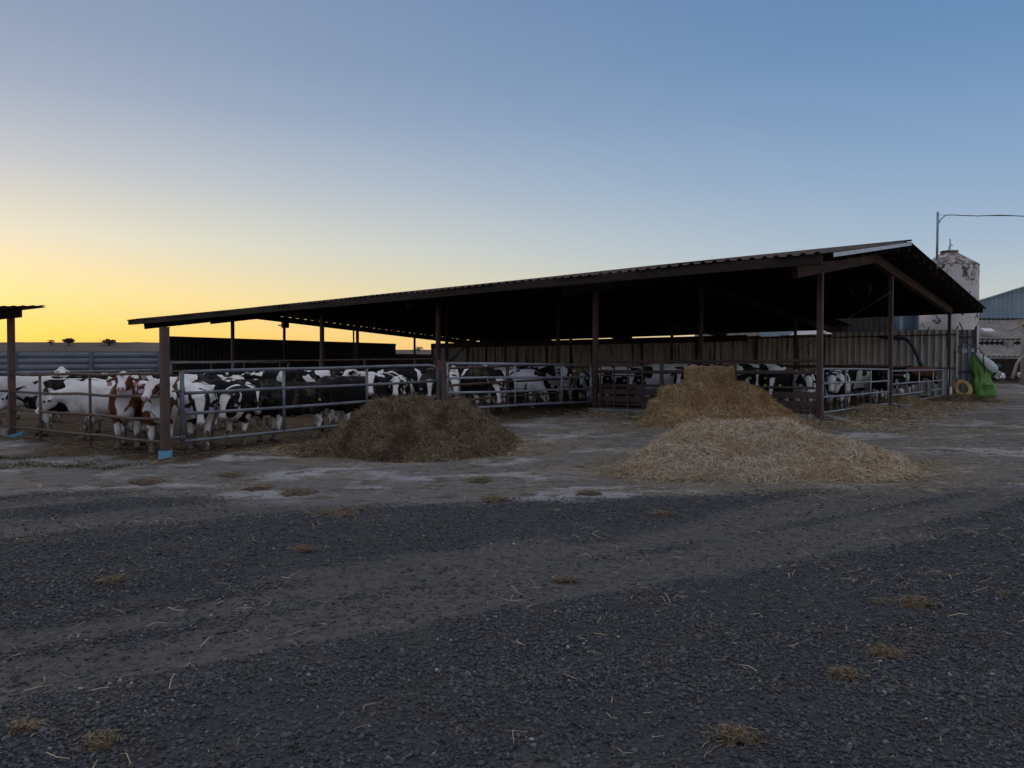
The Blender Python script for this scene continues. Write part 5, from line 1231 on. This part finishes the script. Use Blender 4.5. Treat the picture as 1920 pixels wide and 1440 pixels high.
cow(455, 25.5, 175, 'prof', 'distant black and white heifer seen between the rear backs left of the gate upright', .6, .5, 0, 30.2, None, 1.0, 'c')
cow(330, 22.5, 8, 'prof', 'black heifer in the rear rank just right of the corner post', .62, .5, 0, 31.5, None, 1.0, 'c')
cow(520, 23.5, 170, 'prof', 'dark heifer in the rear rank left of the white-rumped one', .60, .5, 0, 31.9, None, .98, 'c')
# middle pens
cow(878, 20.9, 8, 'prof_low', 'spotted heifer with a white rump right of the short gate post', .58, .5, 0, 32.4, None, .98, 'c')
cow(914, 22.0, -96, 'high', 'heifer with a white wedge on the forehead, tallest head behind the four-bar gate', .72, .5, 0, 33.1, 'lilac', 1.0)
cow(905, 20.0, -62, 'low', 'dark heifer with a lilac tag, lowest head behind the left of the four-bar gate', .75, .5, 0, 34.9, 'lilac', .97)
cow(934, 20.9, -92, 'low', 'black and white heifer lowering a blazed head behind the first upright of the four-bar gate', .58, .56, 0, 35.2, 'lilac', .97)
cow(972, 22.6, -12, 'graze', 'white heifer with its head down, middle of the four-bar gate', .34, .9, 0, 36.8, None, 1.0, 'c')
cow(1003, 23.3, -98, 'low', 'black heifer with a white nose reaching down, middle of the four-bar gate', .80, .62, 0, 37.6, None, .96)
cow(1015, 25.0, 165, 'prof', 'black-backed white heifer behind the second upright of the four-bar gate', .52, .5, 0, 38.3, None, 1.0, 'c')
cow(965, 27.0, 178, 'prof', 'dull beige heifer far back behind the four-bar gate', .10, .97, 0, 39.7, None, 1.0, 'c', 1.4)
cow(1060, 24.4, -93, 'front_up', 'white-faced heifer with violet tags and white legs, right end of the four-bar gate', .40, .60, 0, 40.1, 'lilac', 1.0)
cow(1095, 24.6, -97, 'front_up', 'heifer with a rounded white head next to the middle shed post', .55, .68, 0, 41.5, 'lilac', .93)
# pen behind the brown fence
cow(1130, 22.4, -94, 'front_up', 'black heifer with a white blaze behind the narrow brown gate', .82, .5, 0, 42.8, 'violet', .95)
cow(1172, 23.6, 20, 'prof', 'white-flanked heifer side-on behind the narrow brown gate', .45, .7, 0, 43.3, None, .98, 'c')
cow(1212, 22.0, -160, 'prof_turn', 'spotted heifer with a blazed face and violet tags left of the straw bales', .40, .5, 0, 44.4, 'violet', 1.0)
cow(1256, 23.2, 172, 'prof', 'white heifer with round black spots behind the blazed one, left of the straw bales', .34, .5, 0, 45.9, None, 1.0, 'c')
cow(1282, 20.8, -100, 'front_up', 'black-cheeked heifer with a green tag just left of the top bale', .6, .5, 0, 46.3, 'green', .97)
cow(1225, 28.0, 176, 'prof', 'black back of a heifer in the rear of the pen behind the brown fence', .85, .4, 0, 47.1, None, 1.0, 'c')
cow(1330, 26.0, 4, 'prof', 'black and white back of a heifer showing above the top bale', .7, .5, 0, 48.2, None, 1.02, 'c')
cow(1412, 21.6, 184, 'prof', 'white heifer behind the right slope of the golden straw', .50, .6, 0, 49.6, None, .99, 'c')
cow(1424, 19.5, -94, 'front_up', 'black heifer with a small white forehead mark and green tags', .93, .42, 0, 50.5, 'green', .93)
cow(1460, 18.9, -104, 'front', 'black heifer with a blaze and yellow tags pushing its head through the brown fence', .74, .475, 0, 51.4, 'yellow', .96)
cow(1492, 21.4, -150, 'prof_low', 'spotted heifer side-on behind the yellow-tagged one', .46, .5, 0, 52.7, None, 1.0, 'c')
cow(1508, 18.9, -80, 'front', 'white heifer with black cheeks and lilac tags beside the big front shed post', .38, .54, 0, 53.9, 'lilac', .98)
cow(1568, 20.9, -100, 'front', 'white-faced heifer just right of the big front shed post', .55, .75, 0, 54.2, None, .94)
cow(1590, 24.6, 14, 'prof_low', 'white heifer with black flank patches behind the nearer right-hand gate', .56, .5, 0, 55.3, None, 1.0, 'c')
cow(1648, 24.4, 96, 'prof', 'black heifer with white hind legs seen from behind at the nearer right-hand gate', .86, .4, 0, 56.6, None, 1.0, 'c')
cow(1706, 32.6, 172, 'prof_low', 'black heifer side-on behind the farther right-hand gate', .95, .2, 0, 57.3, None, 1.0, 'c')
cow(1688, 30.6, 12, 'prof_low', 'black heifer farthest right in the shed, facing the end post', .9, .25, 0, 58.4, 'lilac', 1.0, 'c')
cow(1655, 26.8, -175, 'graze', 'heifer with white legs feeding behind the post of the right-hand gates', .7, .5, 0, 59.9, None, .98, 'c')
# calves at the barn
cow(1878, 60.0, -96, 'front', 'small white calf standing in the dark barn opening', .10, .97, 0, 60.4, None, .66, 'f', 1.6, 'calves at the barn', 'calf')
cow(1914, 60.5, -80, 'front', 'small brown-grey calf at the right edge of the barn opening', .5, .8, .3, 61.7, None, .66, 'f', 1.2, 'calves at the barn', 'calf')
